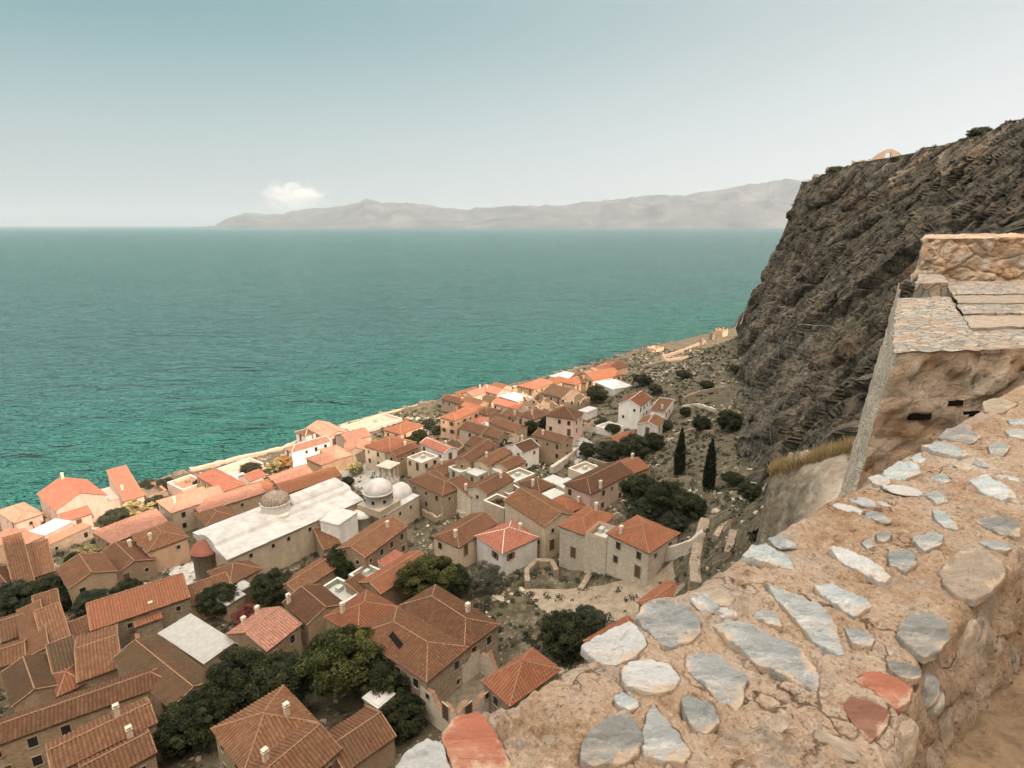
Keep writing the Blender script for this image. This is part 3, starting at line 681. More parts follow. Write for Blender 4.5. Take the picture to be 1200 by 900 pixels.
def make_stones():
    for k, (mt, P) in enumerate(STONES):
        c, d = OUTL[k]; size = np.linalg.norm(d, axis=1).mean(); ang = .5+.5*math.sin(k*2.3); brick = 'brick' in mt
        rings = np.concatenate([np.linspace(0, .9, 22), [.94, .965, .985, .995, 1.0, 1.004, 1.008]])
        hz = np.concatenate([np.ones(22), [1, .95, .8, .5, 0, -1.5, -4]])
        G = []
        for r, h in zip(rings, hz):
            xy = c+d*max(r, 1e-3); l = xy@DW; nn = xy@NW
            x, y = xy[:, 0], xy[:, 1]
            a = (x*math.cos(ang)+y*math.sin(ang)); b = (-x*math.sin(ang)+y*math.cos(ang))
            low = .016*fbm(x*2.2, y*2.2, o=3, s=81)
            tex = .010*fbm(a*5+k, b*22, o=4, s=140, ridge=True)+.006*fbm(x*11+k, y*11, o=3, s=147)+.006*fbm(a*24, b*60, o=3, s=143, ridge=True)
            if brick: tex = .25*tex
            z = low-.001+.004*h+tex*(.35+.65*min(1, max(h, 0)))*(1 if size > .04 else .6)
            G.append(np.stack([x-c[0], y-c[1], z], -1))
        mb = MB(); mb.grid(np.array(G), closed=True)
        o = mb.build('brick' if brick else 'stone', M[mt], PAR, np.repeat(np.clip((rings-.55)/.45, 0, 1), len(d))); o.location = (c[0], c[1], ZT)
        if mt == 'brick': o['label'] = 'orange red flat brick set in the mortar'
        if mt == 'brickbrown': o['label'] = 'dull brown flat brick set in the mortar'
    g = random.Random(11); done = 0
    while done < 36:
        l = g.uniform(.55, 3.6); w0, w1 = float(e_left(l)), float(e_right(l)); nn = g.uniform(w0+.05, w1-.05); x, y = l*DW+nn*NW if False else (l*DW[0]+nn*NW[0], l*DW[1]+nn*NW[1])
        if any(math.hypot(x-c[0], y-c[1]) < np.linalg.norm(d, axis=1).max()+.02 for c, d in OUTL): continue
        r = g.uniform(.014, .05); th = np.linspace(.001, math.pi/2+.5, 9); ph = np.linspace(0, 2*math.pi, 26, endpoint=False); A, B = np.meshgrid(th, ph, indexing='ij')
        X, Y, Z = np.sin(A)*np.cos(B), np.sin(A)*np.sin(B), np.cos(A); q = 1+.35*fbm(X*1.8+done, Y*1.8, Z*1.8, o=3, s=done)
        mb = MB(); mb.grid(np.stack([X*q*r*g.uniform(.8, 1.6), Y*q*r, Z*q*r*.22], -1), closed=True)
        o = mb.build('stone', M[['schist', 'tuff', 'schist_dark', 'schist_blue', 'tuff', 'marble'][done % 6]], PAR, np.full(9*26, .35)); zz = float(wall_z(np.array([l]), np.array([nn]))[0])
        o.location = (x, y, ZT+zz-.002); o.rotation_euler = (0, 0, g.uniform(0, 6)); done += 1
    # stones standing on edge in the inner face
    g = random.Random(3); mats = ['schist', 'tuff', 'tuff', 'schist_dark', 'tuff', 'tuff', 'schist']
    for k in range(20):
        l = 1.0+k*.11+g.uniform(-.05, .05); n = float(e_right(l)); dz = g.uniform(.10, .42)
        th = np.linspace(.001, math.pi-.001, 22); ph = np.linspace(0, 2*math.pi, 44, endpoint=False); A, B = np.meshgrid(th, ph, indexing='ij')
        X, Y, Z = np.sin(A)*np.cos(B), np.sin(A)*np.sin(B), np.cos(A); q = 1+.3*fbm(X*1.5+k, Y*1.5, Z*1.5, o=4, s=k)
        mb = MB(); mb.grid(np.stack([X*q*g.uniform(.04, .09), Y*q*.035, Z*q*g.uniform(.05, .11)], -1)[:, ::-1], closed=True)
        o = mb.build('stone', M[mats[k % 7]], PAR, np.full(22*44, .75)); m = n+.05*dz-.016
        o.location = (l*DW[0]+m*NW[0], l*DW[1]+m*NW[1], ZT-dz); o.rotation_euler = (g.uniform(-.2, .2), g.uniform(-.5, .5), math.atan2(DW[1], DW[0]))
make_stones()
# ------------------------------------------------------------------ rampart with the raised walk
def rampart_mat():
    N = NT('rampart_plaster'); co = N.coord('Object'); n = N.noise(co, 2.6, 8, .7); n2 = N.noise(co, 9, 7, .7); n3 = N.noise(co, 36, 5, .7)
    c = N.ramp(n, [(.32, (.58, .35, .19)), (.43, (.74, .50, .315)), (.53, (.78, .60, .44)), (.66, (.80, .69, .57))])
    v = N.vor(N.coord('Object', (1, 1, 2.2)), 3.2, 'DISTANCE_TO_EDGE'); vc = N.vor(N.coord('Object', (1, 1, 2.2)), 3.2, 'F1', 'Color')
    sp = N.n('ShaderNodeSeparateColor'); N.l(vc, sp.inputs[0])
    c = N.mix(N.math('MULTIPLY', N.ramp(sp.outputs[0], [(.62, 0), (.72, 1)]), .5), c, (.50, .43, .35))
    c = N.mix(N.math('MULTIPLY', N.ramp(sp.outputs[1], [(.80, 0), (.84, 1)]), .25), c, (.56, .31, .19))
    c = N.mix(N.math('MULTIPLY', N.ramp(n2, [(.28, 1), (.40, 0)]), .5), c, (.36, .20, .10))
    c = N.mix(N.math('MULTIPLY', N.ramp(n3, [(.33, 1), (.45, 0)]), .35), c, (.2, .12, .07))
    nb = N.bump(N.ramp(v, [(0, 0), (.1, 1)]), .35, .04); nb = N.bump(n2, .9, .06, nb); nb = N.bump(n3, .8, .015, nb)
    return N.fin(c, .95, nb)
M['rampart'] = rampart_mat()
def slab_mat():
    N = NT('slab_paving'); co = N.coord('Object', (1, 1.9, 1), (0, 0, .1))
    v = N.vor(co, 6, 'F1', 'Color'); e = N.vor(co, 6, 'DISTANCE_TO_EDGE'); n = N.noise(co, 14, 7, .75)
    sp = N.n('ShaderNodeSeparateColor'); N.l(v, sp.inputs[0])
    c = N.ramp(sp.outputs[0], [(0, (.20, .215, .215)), (.35, (.36, .35, .325)), (.6, (.50, .42, .33)), (.85, (.44, .29, .185)), (1, (.26, .28, .285))])
    c = N.mix(N.ramp(e, [(.015, 1), (.06, 0)]), c, (.50, .38, .26))
    c = N.mix(.25, c, (.40, .345, .275)); c = N.mix(N.math('MULTIPLY', N.ramp(n, [(.35, 1), (.5, 0)]), .7), c, (.17, .13, .10))
    nb = N.bump(N.ramp(e, [(0, 0), (.08, 1)]), .8, .04); nb = N.bump(n, .8, .03, nb)
    return N.fin(c, .85, nb)
M['slabs'] = slab_mat()
def pebble_mat():
    m = wall_mat('pebbled_face', (.74, .62, .48), (.58, .48, .37), (.74, .63, .50), .7, 7)
    return m
M['pebble'] = pebble_mat()
def make_rampart():
    root = tag(empty('rampart', (0, 0, 0)), 'tan stone rampart block beyond the parapet, slabbed top and cross wall under the cliff', 'rampart')
    Fp = np.array((3.15, 4.66)); d1 = np.array((.545, .838)); e1 = np.array((.993, .115))
    def P(a, b, z): q = Fp+d1*a+e1*b; return (q[0], q[1], EYE+z)
    def disp_grid(A, B, C, D, n, m, amp, mat, mb, s, fr=3):
        u = np.linspace(0, 1, n)[:, None, None]; v = np.linspace(0, 1, m)[None, :, None]
        A, B, C, D = [np.array(k) for k in (A, B, C, D)]
        G = A*(1-u)*(1-v)+B*u*(1-v)+C*u*v+D*(1-u)*v
        nr = np.cross(B-A, D-A); nr = nr/np.linalg.norm(nr)
        x, y, z = G[..., 0], G[..., 1], G[..., 2]
        k = amp*(fbm(x*fr, y*fr, z*fr*1.6, o=4, s=s)+.55*fbm(x*fr*5, y*fr*5, z*fr*5, o=4, s=s+5))
        if mat == 0 and fr == 3:
            hc, he = cells((x+y*.3)*2.6+.4*fbm(x*2, y*2, z*2, s=s), z*4.2+.4*fbm(x*2, y*2, z*2, s=s+3), s); k = k+amp*.75*hc*(vnoise(x*1.1, y*1.1, z*1.1, s+7) > -.15)-amp*.5*np.exp(-(he/.1)**2)
        e = np.minimum(np.minimum(u, 1-u)[..., 0]*n/3, np.minimum(v, 1-v)[..., 0]*m/3).clip(0, 1)
        vn = lambda q: fbm(x*2.3, y*2.3, z*2.3, o=4, s=900+q)+.5*fbm(x*9, y*9, z*9, o=3, s=910+q)
        G = G+nr*(k*e)[..., None]+np.stack([vn(0), vn(20), .6*vn(40)], -1)*.035
        mb.grid(G, mat)
    zb = -9
    mb = MB()
    bat = lambda a: P(a, -.12*(zb+1)*-1*-.0-.9, zb)
    # front end face, outer face
    disp_grid(P(0, -.95, zb), P(0, 5.5, zb), P(0, 5.5, -1.0), P(0, 0, -1.0), 200, 170, .06, 0, mb, 201)
    disp_grid(P(7.2, -.95, zb), P(0, -.95, zb), P(0, 0, -1.0), P(7.2, 0, -1.0), 160, 120, .04, 1, mb, 211)
    mb.build('masonry', [M['rampart'], M['pebble']], root)
    # slabbed coping, lower then higher tier, and the walk behind it
    mb = MB(); disp_grid(P(-.02, -.03, -1.0), P(-.02, .80, -1.0), P(4.36, .80, -1.0), P(4.36, -.03, -1.0), 60, 160, .022, 0, mb, 221, 6)
    disp_grid(P(4.36, .2, -1.0), P(4.36, .74, -1.0), P(4.36, .74, -.80), P(4.36, .2, -.80), 40, 8, .01, 0, mb, 222)
    disp_grid(P(4.36, .2, -.80), P(4.36, .74, -.80), P(6.35, .72, -.80), P(6.35, .3, -.80), 50, 70, .014, 0, mb, 223, 5)
    disp_grid(P(4.36, .74, -1.6), P(6.35, .72, -1.6), P(6.35, .72, -.80), P(4.36, .74, -.80), 50, 30, .02, 1, mb, 224)
    disp_grid(P(0, .80, -1.5), P(4.36, .80, -1.5), P(4.36, .80, -1.0), P(0, .80, -1.0), 100, 16, .02, 1, mb, 225)
    mb.build('coping', [M['slabs'], M['rampart']], root)
    mb = MB(); disp_grid(P(-.0, .80, -1.03), P(0, 5.5, -1.03), P(1.3, 5.5, -1.03), P(1.3, .80, -1.03), 160, 40, .015, 0, mb, 231, 5)
    mb.build('walkway', M['slabs'], root)
    for k, (a0, a1, z, mt) in enumerate(((1.3, 2.1, -1.0, 'tuff'), (2.1, 3.1, -.97, 'slabs'), (3.1, 4.0, -.95, 'tuff'), (4.0, 6.5, -.93, 'slabs'))):
        mb = MB(); disp_grid(P(a0, .81, z-.2), P(a0, 5.5, z-.2), P(a0, 5.5, z), P(a0, .81, z), 120, 8, .02, 0, mb, 240+k)
        disp_grid(P(a0, .81, z), P(a0, 5.5, z), P(a1+.02, 5.5, z), P(a1+.02, .81, z), 120, 24, .035, 0, mb, 250+k, 5)
        mb.build('step', M[mt], root)
    # cross wall
    mb = MB()
    disp_grid(P(6.35, .25, -1.0), P(6.35, 7, -1.0), P(6.4, 7, -.16), P(6.4, .34, -.22), 200, 50, .07, 0, mb, 261)
    disp_grid(P(6.4, .34, -.22), P(6.4, 7, -.16), P(7.1, 7, -.10), P(7.1, .34, -.16), 200, 24, .05, 0, mb, 262)
    disp_grid(P(7.1, .22, -1.0), P(6.35, .25, -1.0), P(6.4, .34, -.22), P(7.1, .34, -.16), 30, 40, .06, 0, mb, 263)
    mb.build('cross_wall', M['rampart'], root)
    # beam holes in the end face, solid black boxes with their shade painted
    for (px, py, w, h) in ((1076, 487.5, .13, .035), (1117, 471.5, .09, .03), (1135, 484, .10, .03)):
        for _ in range(1):
            x, f, d = ray(px, py); n = np.array((-.115, .993)); t = ((Fp@n)+.012)/(x*n[0]+f*n[1])
        mb = MB(); mb.box((0, 0, 0), (w*1.5, .06, h*1.5)); o = mb.build('beam_hole', M['hole_shade'], root)
        o.location = (x*t, f*t, EYE+d*t); o.rotation_euler = (0, 0, math.atan2(.115, .993))
    return root
make_rampart()
# ------------------------------------------------------------------ walkway floor behind the parapet and rough ground
def make_walkway():
    xs = np.arange(-3, 9, .04); ys = np.arange(-3, 6.0, .04)
    L, Q = np.meshgrid(np.arange(-2, 7.5, .04), np.arange(0, 5, .04), indexing='ij')
    Nn = e_right(L)+.0+Q
    X = L*DW[0]+Nn*NW[0]; Y = L*DW[1]+Nn*NW[1]
    Z = EYE-1.55+.05*fbm(X*2, Y*2, o=4, s=301)+.05*fbm(X*5, Y*5, o=4, s=305, ridge=True)+np.clip((Q-.5)*.18, 0, .5)
    N = NT('trodden_earth'); co = N.coord('Object'); n = N.noise(co, 3, 7, .68); n2 = N.noise(co, 18, 6, .7)
    c = N.ramp(n, [(.3, (.12, .085, .055)), (.5, (.24, .165, .10)), (.7, (.36, .25, .16))]); c = N.mix(N.math('MULTIPLY', N.ramp(n2, [(.32, 1), (.48, 0)]), .6), c, (.07, .05, .035))
    nb = N.bump(n, .8, .06); nb = N.bump(n2, .9, .02, nb)
    mb = MB(); mb.grid(np.stack([X, Y, Z], -1)); tag(mb.build('walkway_path', N.fin(c, .95, nb)), kind='structure')
make_walkway()
def boulder(name, c, d, mat, s, amp=.25, fr=1.2, n=60, rz=0, flat=None):
    th = np.linspace(.001, math.pi-.001, n); ph = np.linspace(0, 2*math.pi, 2*n, endpoint=False)
    A, B = np.meshgrid(th, ph, indexing='ij'); X, Y, Z = np.sin(A)*np.cos(B), np.sin(A)*np.sin(B), np.cos(A)
    sq = lambda v: np.sign(v)*np.abs(v)**.75
    k = 1+amp*fbm(X*fr+s, Y*fr, Z*fr, o=5, s=s)+amp*.5*fbm(X*fr*3+s, Y*fr*3, Z*fr*3, o=4, s=s+9, ridge=True)
    mb = MB(); mb.grid(np.stack([sq(X)*k*d[0], sq(Y)*k*d[1], sq(Z)*k*d[2]], -1)[:, ::-1], closed=True)
    o = mb.build(name, mat); o.location = c; o.rotation_euler = (0, 0, rz); return o
def rock_mat(name, a, b, cdark):
    N = NT(name); co = N.coord('Object'); n = N.noise(co, .5, 7, .68, .5); n2 = N.noise(co, 2.4, 6, .7)
    c = N.ramp(n, [(.32, a), (.62, b)]); c = N.mix(N.math('MULTIPLY', N.ramp(n2, [(.34, 1), (.5, 0)]), .7), c, cdark)
    nb = N.bump(n, .9, .6); nb = N.bump(n2, .9, .2, nb); nb = N.bump(N.noise(co, 9, 4, .7), .7, .05, nb)
    return N.fin(c, .93, nb)
M['outcrop'] = rock_mat('outcrop_rock', (.17, .145, .115), (.36, .31, .25), (.07, .055, .045))
M['paleledge'] = rock_mat('pale_ledge_rock', (.46, .37, .29), (.58, .49, .40), (.34, .26, .19))
def make_spur():
    """the rocky spur that runs from the rampart foot out to a knob above the ravine"""
    A = np.array(at_t(1012, 517, 35.5)); B = np.array(at_t(903, 549, 44)); D = B-A; Lh = math.hypot(D[0], D[1]); ex = D[:2]/Lh; fr = np.array((ex[1], -ex[0]))
    if fr@(-A[:2]) < 0: fr = -fr
    u = np.concatenate([np.linspace(-4, Lh-1, 90), np.linspace(Lh-1, Lh+4, 90)[1:]]); d = np.linspace(-14, 16, 200)
    U, Dd = np.meshgrid(u, d, indexing='ij')
    X = A[0]+ex[0]*U+fr[0]*Dd; Y = A[1]+ex[1]*U+fr[1]*Dd
    z0 = A[2]+(B[2]-A[2])*np.clip(U/Lh, 0, 1)
    knob = np.exp(-((U-Lh+1.2+1.15*np.maximum(Dd, 0))/2.6)**2)
    f = np.where(Dd > 0, .62*Dd+.05*Dd**2, -.35*Dd+.10*Dd**2)+knob*np.where(Dd > 0, .55*Dd, 0)
    e = np.maximum(U-(Lh-1.15*np.maximum(Dd, 0)), 0); f = f+12*e+np.where(Dd > 0, .22*np.maximum(Dd-4.5, 0)**2, 0)
    n = .9*fbm(X*.45, Y*.45, o=5, s=431)+.5*fbm(X*1.3, Y*1.3, o=4, s=436, ridge=True)*(.25+knob+np.clip(e, 0, 1))
    Z = z0-f+n*np.clip(.35+knob+e*.3, 0, 1.4)
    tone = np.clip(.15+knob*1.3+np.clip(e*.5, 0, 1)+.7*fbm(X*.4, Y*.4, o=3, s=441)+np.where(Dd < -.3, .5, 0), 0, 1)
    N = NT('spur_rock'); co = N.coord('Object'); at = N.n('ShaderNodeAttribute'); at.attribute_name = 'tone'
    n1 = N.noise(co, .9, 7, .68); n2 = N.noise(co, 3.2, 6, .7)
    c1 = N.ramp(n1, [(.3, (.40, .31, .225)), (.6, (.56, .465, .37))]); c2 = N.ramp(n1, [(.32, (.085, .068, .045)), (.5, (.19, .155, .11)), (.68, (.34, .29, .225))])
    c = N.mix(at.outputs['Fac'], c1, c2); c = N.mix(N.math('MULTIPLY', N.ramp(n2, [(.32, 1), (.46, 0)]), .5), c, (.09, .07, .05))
    nb = N.bump(n1, .8, .4); nb = N.bump(n2, .9, .14, nb); nb = N.bump(N.noise(co, 12, 4, .7), .7, .04, nb)
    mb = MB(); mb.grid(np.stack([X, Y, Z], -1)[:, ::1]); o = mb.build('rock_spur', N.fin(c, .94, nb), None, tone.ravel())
    return tag(o, 'rocky spur with a pale slope and dark knob below the rampart', 'rock')
make_spur()
# ================================================================== houses
TILE = .40
def panel(mb, p0, p1, q1, q0, lod, mat=0, over=True):
    """a tiled roof plane: eave p0-p1, top q0-q1"""
    p0, p1, q0, q1 = [np.array(k, float) for k in (p0, p1, q0, q1)]
    e = p1-p0; Wd = np.linalg.norm(e); e /= Wd
    s = (q0-p0)-e*((q0-p0)@e); S = np.linalg.norm(s); s /= S
    t0 = (q0-p0)@e; t1 = (q1-p0)@e; nr = np.cross(e, s)
    if nr[2] < 0: nr = -nr
    per = {0: 8, 1: 6, 2: 4}[lod]
    nc = max(4, int(Wd/TILE)*per+1); rows = {0: 26, 1: 14, 2: 9}[lod]
    x = np.linspace(0, Wd, nc); sm = np.full(nc, S)
    if t0 > 1e-3: sm = np.minimum(sm, x*S/t0)
    if Wd-t1 > 1e-3: sm = np.minimum(sm, (Wd-x)*S/(Wd-t1))
    v = np.linspace(0, 1, rows)
    SS = sm[:, None]*v[None, :]; XX = x[:, None]+0*v[None, :]
    amp = .15
    wob = .22*fbm(XX*.7+p0[0], SS*.9, o=3, s=4)
    off = amp*(np.abs(np.sin(math.pi*(XX/TILE+wob)))**.75)+ (.045*(1-np.mod(SS/.42, 1)) if lod < 2 else 0)-.05
    off = off+.06*fbm(XX*.6+p0[0], SS*.6+p0[1], o=3, s=int(abs(p0[0]*7+p0[1]*3)) % 50)
    G = p0+e*XX[..., None]+s*SS[..., None]+nr*off[..., None]
    UV = np.stack([XX/TILE, SS/.42], -1)
    mb.grid(G, mat, True, UV)
    d = nr*-.10
    top = [p0, p1, q1, q0] if np.linalg.norm(q1-q0) > .05 else [p0, p1, q1]
    n = len(top)
    mb.poly([t+d for t in top][::-1], 1)
    for i in range(n):
        a, b = top[i], top[(i+1) % n]; mb.poly([a+nr*.02, a+d, b+d, b+nr*.02], 1)
def caprow(mb, a, b, r=.09, mat=1):
    a, b = np.array(a, float), np.array(b, float); n = max(3, int(np.linalg.norm(b-a)/.4)+1)
    P = [a+(b-a)*i/(n-1)+np.array((0, 0, .05)) for i in range(n)]
    mb.tube(P, [r*(1+.18*((i % 2)-.5)) for i in range(n)], 6, mat)
_win = {}
def win_mesh(kind):
    if kind in _win: return _win[kind]
    w, h = {'s': (.62, .8), 'm': (.85, 1.25), 'd': (1.05, 2.1)}[kind]
    f = MB(); t = .09
    for c, d in (((0, 0, h/2+t/2), (w+2*t, .16, t)), ((0, 0, -h/2-t/2), (w+2*t+.1, .24, t)), ((-w/2-t/2, 0, 0), (t, .16, h)), ((w/2+t/2, 0, 0), (t, .16, h))): f.box(c, d)
    fo = f.build('window', M['frame']); g = MB(); g.box((0, .02, 0), (w, .10, h)); g.box((0, -.035, 0), (.035, .02, h), 0)
    go = g.build('pane', [M['glass'], M['frame']]); sh = MB(); sh.box((0, -.09, 0), (w*.52, .05, h)); 
    for i in range(6): sh.box((0, -.12, -h*.4+i*h*.16), (w*.44, .02, h*.07))
    so_ = sh.build('shutter', M['shutter']); dm = MB(); dm.box((0, .02, 0), (w, .12, h)); dm.box((0, -.05, 0), (.04, .03, h)); do = dm.build('leaf', M['door'])
    r = (fo.data, go.data, so_.data, do.data)
    for o in (fo, go, so_, do): bpy.data.objects.remove(o)
    _win[kind] = r; return r
def add_win(root, x, y, z, rz, kind, shut=False):
    fm, gm, sm, dm = win_mesh(kind)
    w = link('door' if kind == 'd' else 'window', fm, root); w.location = (x, y, z); w.rotation_euler = (0, 0, rz)
    g = link('leaf' if kind == 'd' else 'pane', dm if kind == 'd' else gm, w)
    if shut and kind == 'm':
        for sgn in (-1, 1):
            s = link('shutter', sm, w); s.location = (sgn*.68, .02, 0)
def add_chimney(root, x, y, z0, h=1.1, w=.55, red=False):
    m = MB(); m.box((0, 0, h/2), (w, w*.8, h), 0, taper=.92); m.box((0, 0, h+.05), (w*1.2, w, .10)); 
    for sx in (-1, 1): m.box((sx*w*.32, 0, h+.2), (w*.2, w*.7, .22))
    m.box((0, 0, h+.34), (w*1.1, w*.95, .08))
    c = m.build('chimney', M['redchimney'] if red else M['chimney'], root); c.location = (x, y, z0)
HOUSES_BUILT = []
FOOT = []
def house(label, L, N, R, h, roof, rc, wc, pitch=.40, chim=(), win=True, shut=False, group='houses of the old town', cat='house', name='house', over=.28, redchim=False, seed=None, la=None, lb=None, hole=None):
    k = len(HOUSES_BUILT); rs = random.Random(k*31+5)
    zg = 15.0
    for _ in range(60):
        xn, yn = at_z(*N, zg+h); zg = .5*zg+.5*float(hterr(xn, yn, False))
    ze = zg+h
    n = np.array((xn, yn)); r = np.array(at_z(*R, ze)); l = np.array(at_z(*L, ze))
    A = r-n; B = l-n; LA = np.linalg.norm(A); LB = np.linalg.norm(B)
    ta = math.atan2(A[1], A[0]); tb = math.atan2(B[1], B[0])-math.pi/2
    d = (tb-ta+math.pi) % (2*math.pi)-math.pi
    th = ta+d*LB**1.3/(LA**1.3+LB**1.3)
    ux = np.array((math.cos(th), math.sin(th))); vx = np.array((-ux[1], ux[0]))
    LA = la or min(max(A@ux, 2.4), 40); LB = lb or min(max(B@vx, 2.4), 26)
    c = n+ux*LA/2+vx*LB/2
    gk = 1.12 if math.hypot(*c) > 100 else 1.05
    LA *= gk; LB *= gk
    dist = math.hypot(c[0], c[1]); lod = 0 if dist < 75 else (1 if dist < 125 else 2)
    HOUSES_BUILT.append((label, round(LA, 1), round(LB, 1), round(zg, 1), round(math.degrees(th)), round(d*57.3), round(dist)))
    FOOT.append((c[0], c[1], th, LA, LB))
    root = tag(empty(name, (c[0], c[1], zg), th), label, cat, group)
    a, b = LA/2, LB/2; base = -3.2
    wl = MB(); rf = MB(); p = pitch
    CW = [(-a,-b),(a,-b),(a,b),(-a,b)]
    def walls(tops):
        for i in range(4):
            (x0, y0), (x1, y1) = CW[i], CW[(i+1) % 4]
            z0, z1 = tops[i], tops[(i+1) % 4]; wl.poly([(x0,y0,base),(x1,y1,base),(x1,y1,z1),(x0,y0,z0)])
    o = over; og = .12
    rooftop = lambda x, y: h
    if roof in ('ga', 'gb'):
        walls([h]*4)
        if roof == 'ga':
            hr = p*b
            for s in (-1, 1): wl.poly([(s*a,-s*b,h),(s*a,s*b,h),(s*a,0,h+hr)])
            for s in (-1, 1):
                e0, e1 = (-a-og, s*(b+o), h-o*p+.06), (a+og, s*(b+o), h-o*p+.06); t0, t1 = (-a-og, 0, h+hr+.06), (a+og, 0, h+hr+.06)
                panel(rf, e0, e1, t1, t0, lod) if s < 0 else panel(rf, e1, e0, t0, t1, lod)
            caprow(rf, (-a-og, 0, h+hr+.09), (a+og, 0, h+hr+.09))
            for s in (-1, 1):
                caprow(rf, (s*(a+og), -b-o, h-o*p+.05), (s*(a+og), 0, h+hr+.05), .09); caprow(rf, (s*(a+og), b+o, h-o*p+.05), (s*(a+og), 0, h+hr+.05), .09)
            rooftop = lambda x, y: h+hr-abs(y)*p
        else:
            hr = p*a
            for s in (-1, 1): wl.poly([(s*a,s*b,h),(-s*a,s*b,h),(0,s*b,h+hr)])
            for s in (-1, 1):
                e0, e1 = (s*(a+o), -b-og, h-o*p+.06), (s*(a+o), b+og, h-o*p+.06); t0, t1 = (0, -b-og, h+hr+.06), (0, b+og, h+hr+.06)
                panel(rf, e0, e1, t1, t0, lod) if s > 0 else panel(rf, e1, e0, t0, t1, lod)
            caprow(rf, (0, -b-og, h+hr+.09), (0, b+og, h+hr+.09))
            for s in (-1, 1):
                caprow(rf, (-a-o, s*(b+og), h-o*p+.05), (0, s*(b+og), h+hr+.05), .09); caprow(rf, (a+o, s*(b+og), h-o*p+.05), (0, s*(b+og), h+hr+.05), .09)
            rooftop = lambda x, y: h+hr-abs(x)*p
    elif roof in ('ha', 'hb', 'hal', 'har', 'hbn'):
        walls([h]*4)
        A2, B2 = a+o, b+o; z0 = h-o*p+.06
        if roof[1] == 'a':
            hr = p*B2; i = min(B2*.95, A2*.98); r0, r1 = (-A2+i, 0, z0+hr), (A2-i, 0, z0+hr)
            if roof == 'hal': r1 = (A2, 0, z0+hr)
        else:
            hr = p*A2; i = min(A2*.95, B2*.98); r0, r1 = (0, -B2+i, z0+hr), (0, B2-i, z0+hr)
            if roof == 'hbn': r1 = (0, B2, z0+hr)
        c4 = [(-A2,-B2,z0),(A2,-B2,z0),(A2,B2,z0),(-A2,B2,z0)]
        if roof[1] == 'a':
            panel(rf, c4[0], c4[1], r1, r0, lod); panel(rf, c4[2], c4[3], r0, r1, lod); panel(rf, c4[3], c4[0], r0, r0, lod)
            if roof != 'hal': panel(rf, c4[1], c4[2], r1, r1, lod)
            else: wl.poly([(a,-b,h),(a,b,h),(a,0,h+p*b)])
            for q, rr in ((0, r0), (3, r0), (1, r1), (2, r1)): caprow(rf, c4[q], rr)
            ii = i; rooftop = lambda x, y: z0+hr*min(1-abs(y)/B2, (A2-abs(x))/ii)
        else:
            panel(rf, c4[1], c4[2], r1, r0, lod); panel(rf, c4[3], c4[0], r0, r1, lod); panel(rf, c4[0], c4[1], r0, r0, lod)
            if roof != 'hbn': panel(rf, c4[2], c4[3], r1, r1, lod)
            else: wl.poly([(a,b,h),(-a,b,h),(0,b,h+p*a)])
            for q, rr in ((0, r0), (1, r0), (2, r1), (3, r1)): caprow(rf, c4[q], rr)
            ii = i; rooftop = lambda x, y: z0+hr*min(1-abs(x)/A2, (B2-abs(y))/ii)
        caprow(rf, r0, r1)
    elif roof in ('sa', 'sb'):
        if roof == 'sa':
            hi = h+p*2*b; walls([h, h, hi, hi])
            panel(rf, (-a-og,-b-o,h-o*p+.06), (a+og,-b-o,h-o*p+.06), (a+og,b+.1,hi+.1*p+.06), (-a-og,b+.1,hi+.1*p+.06), lod); caprow(rf, (-a-og,b+.1,hi+.12), (a+og,b+.1,hi+.12))
            for s in (-1, 1): caprow(rf, (s*(a+og),-b-o,h-o*p+.05), (s*(a+og),b+.1,hi+.05), .09)
            rooftop = lambda x, y: h+p*(y+b)
        else:
            hi = h+p*2*a; walls([h, hi, hi, h])
            panel(rf, (-a-o,b+og,h-o*p+.06), (-a-o,-b-og,h-o*p+.06), (a+.1,-b-og,hi+.1*p+.06), (a+.1,b+og,hi+.1*p+.06), lod); caprow(rf, (a+.1,-b-og,hi+.12), (a+.1,b+og,hi+.12))
            for s in (-1, 1): caprow(rf, (-a-o,s*(b+og),h-o*p+.05), (a+.1,s*(b+og),hi+.05), .09)
            rooftop = lambda x, y: h+p*(x+a)
    elif roof == 'flat':
        walls([h]*4); rf.box((0, 0, h+.08), (LA+.24, LB+.24, .2)); rf.box((0, 0, h+.2), (LA-.2, LB-.2, .05))
    elif roof == 'slope':
        hi = h+p*2*b; walls([h, h, hi, hi])
        n_ = 30; u = np.linspace(-a-.15, a+.15, n_); v = np.linspace(-b-.25, b+.15, n_); U, V = np.meshgrid(u, v, indexing='ij')
        Z = h+p*(V+b)+.12+.06*fbm(U*.5, V*.5, o=4, s=k); rf.grid(np.stack([U, V, Z], -1)); rf.grid(np.stack([U, V, Z-.16], -1)[::-1])
        for q in (0, -1): rf.grid(np.stack([np.stack([U[q], V[q], Z[q]], -1), np.stack([U[q], V[q], Z[q]-.16], -1)])); rf.grid(np.stack([np.stack([U[:, q], V[:, q], Z[:, q]], -1), np.stack([U[:, q], V[:, q], Z[:, q]-.16], -1)]))
    elif roof in ('terrace', 'ruin'):
        t = .38 if roof == 'terrace' else .6
        hp = h if roof == 'terrace' else h
        fl = h-.9 if roof == 'terrace' else 0.1
        rr = np.random.default_rng(k)
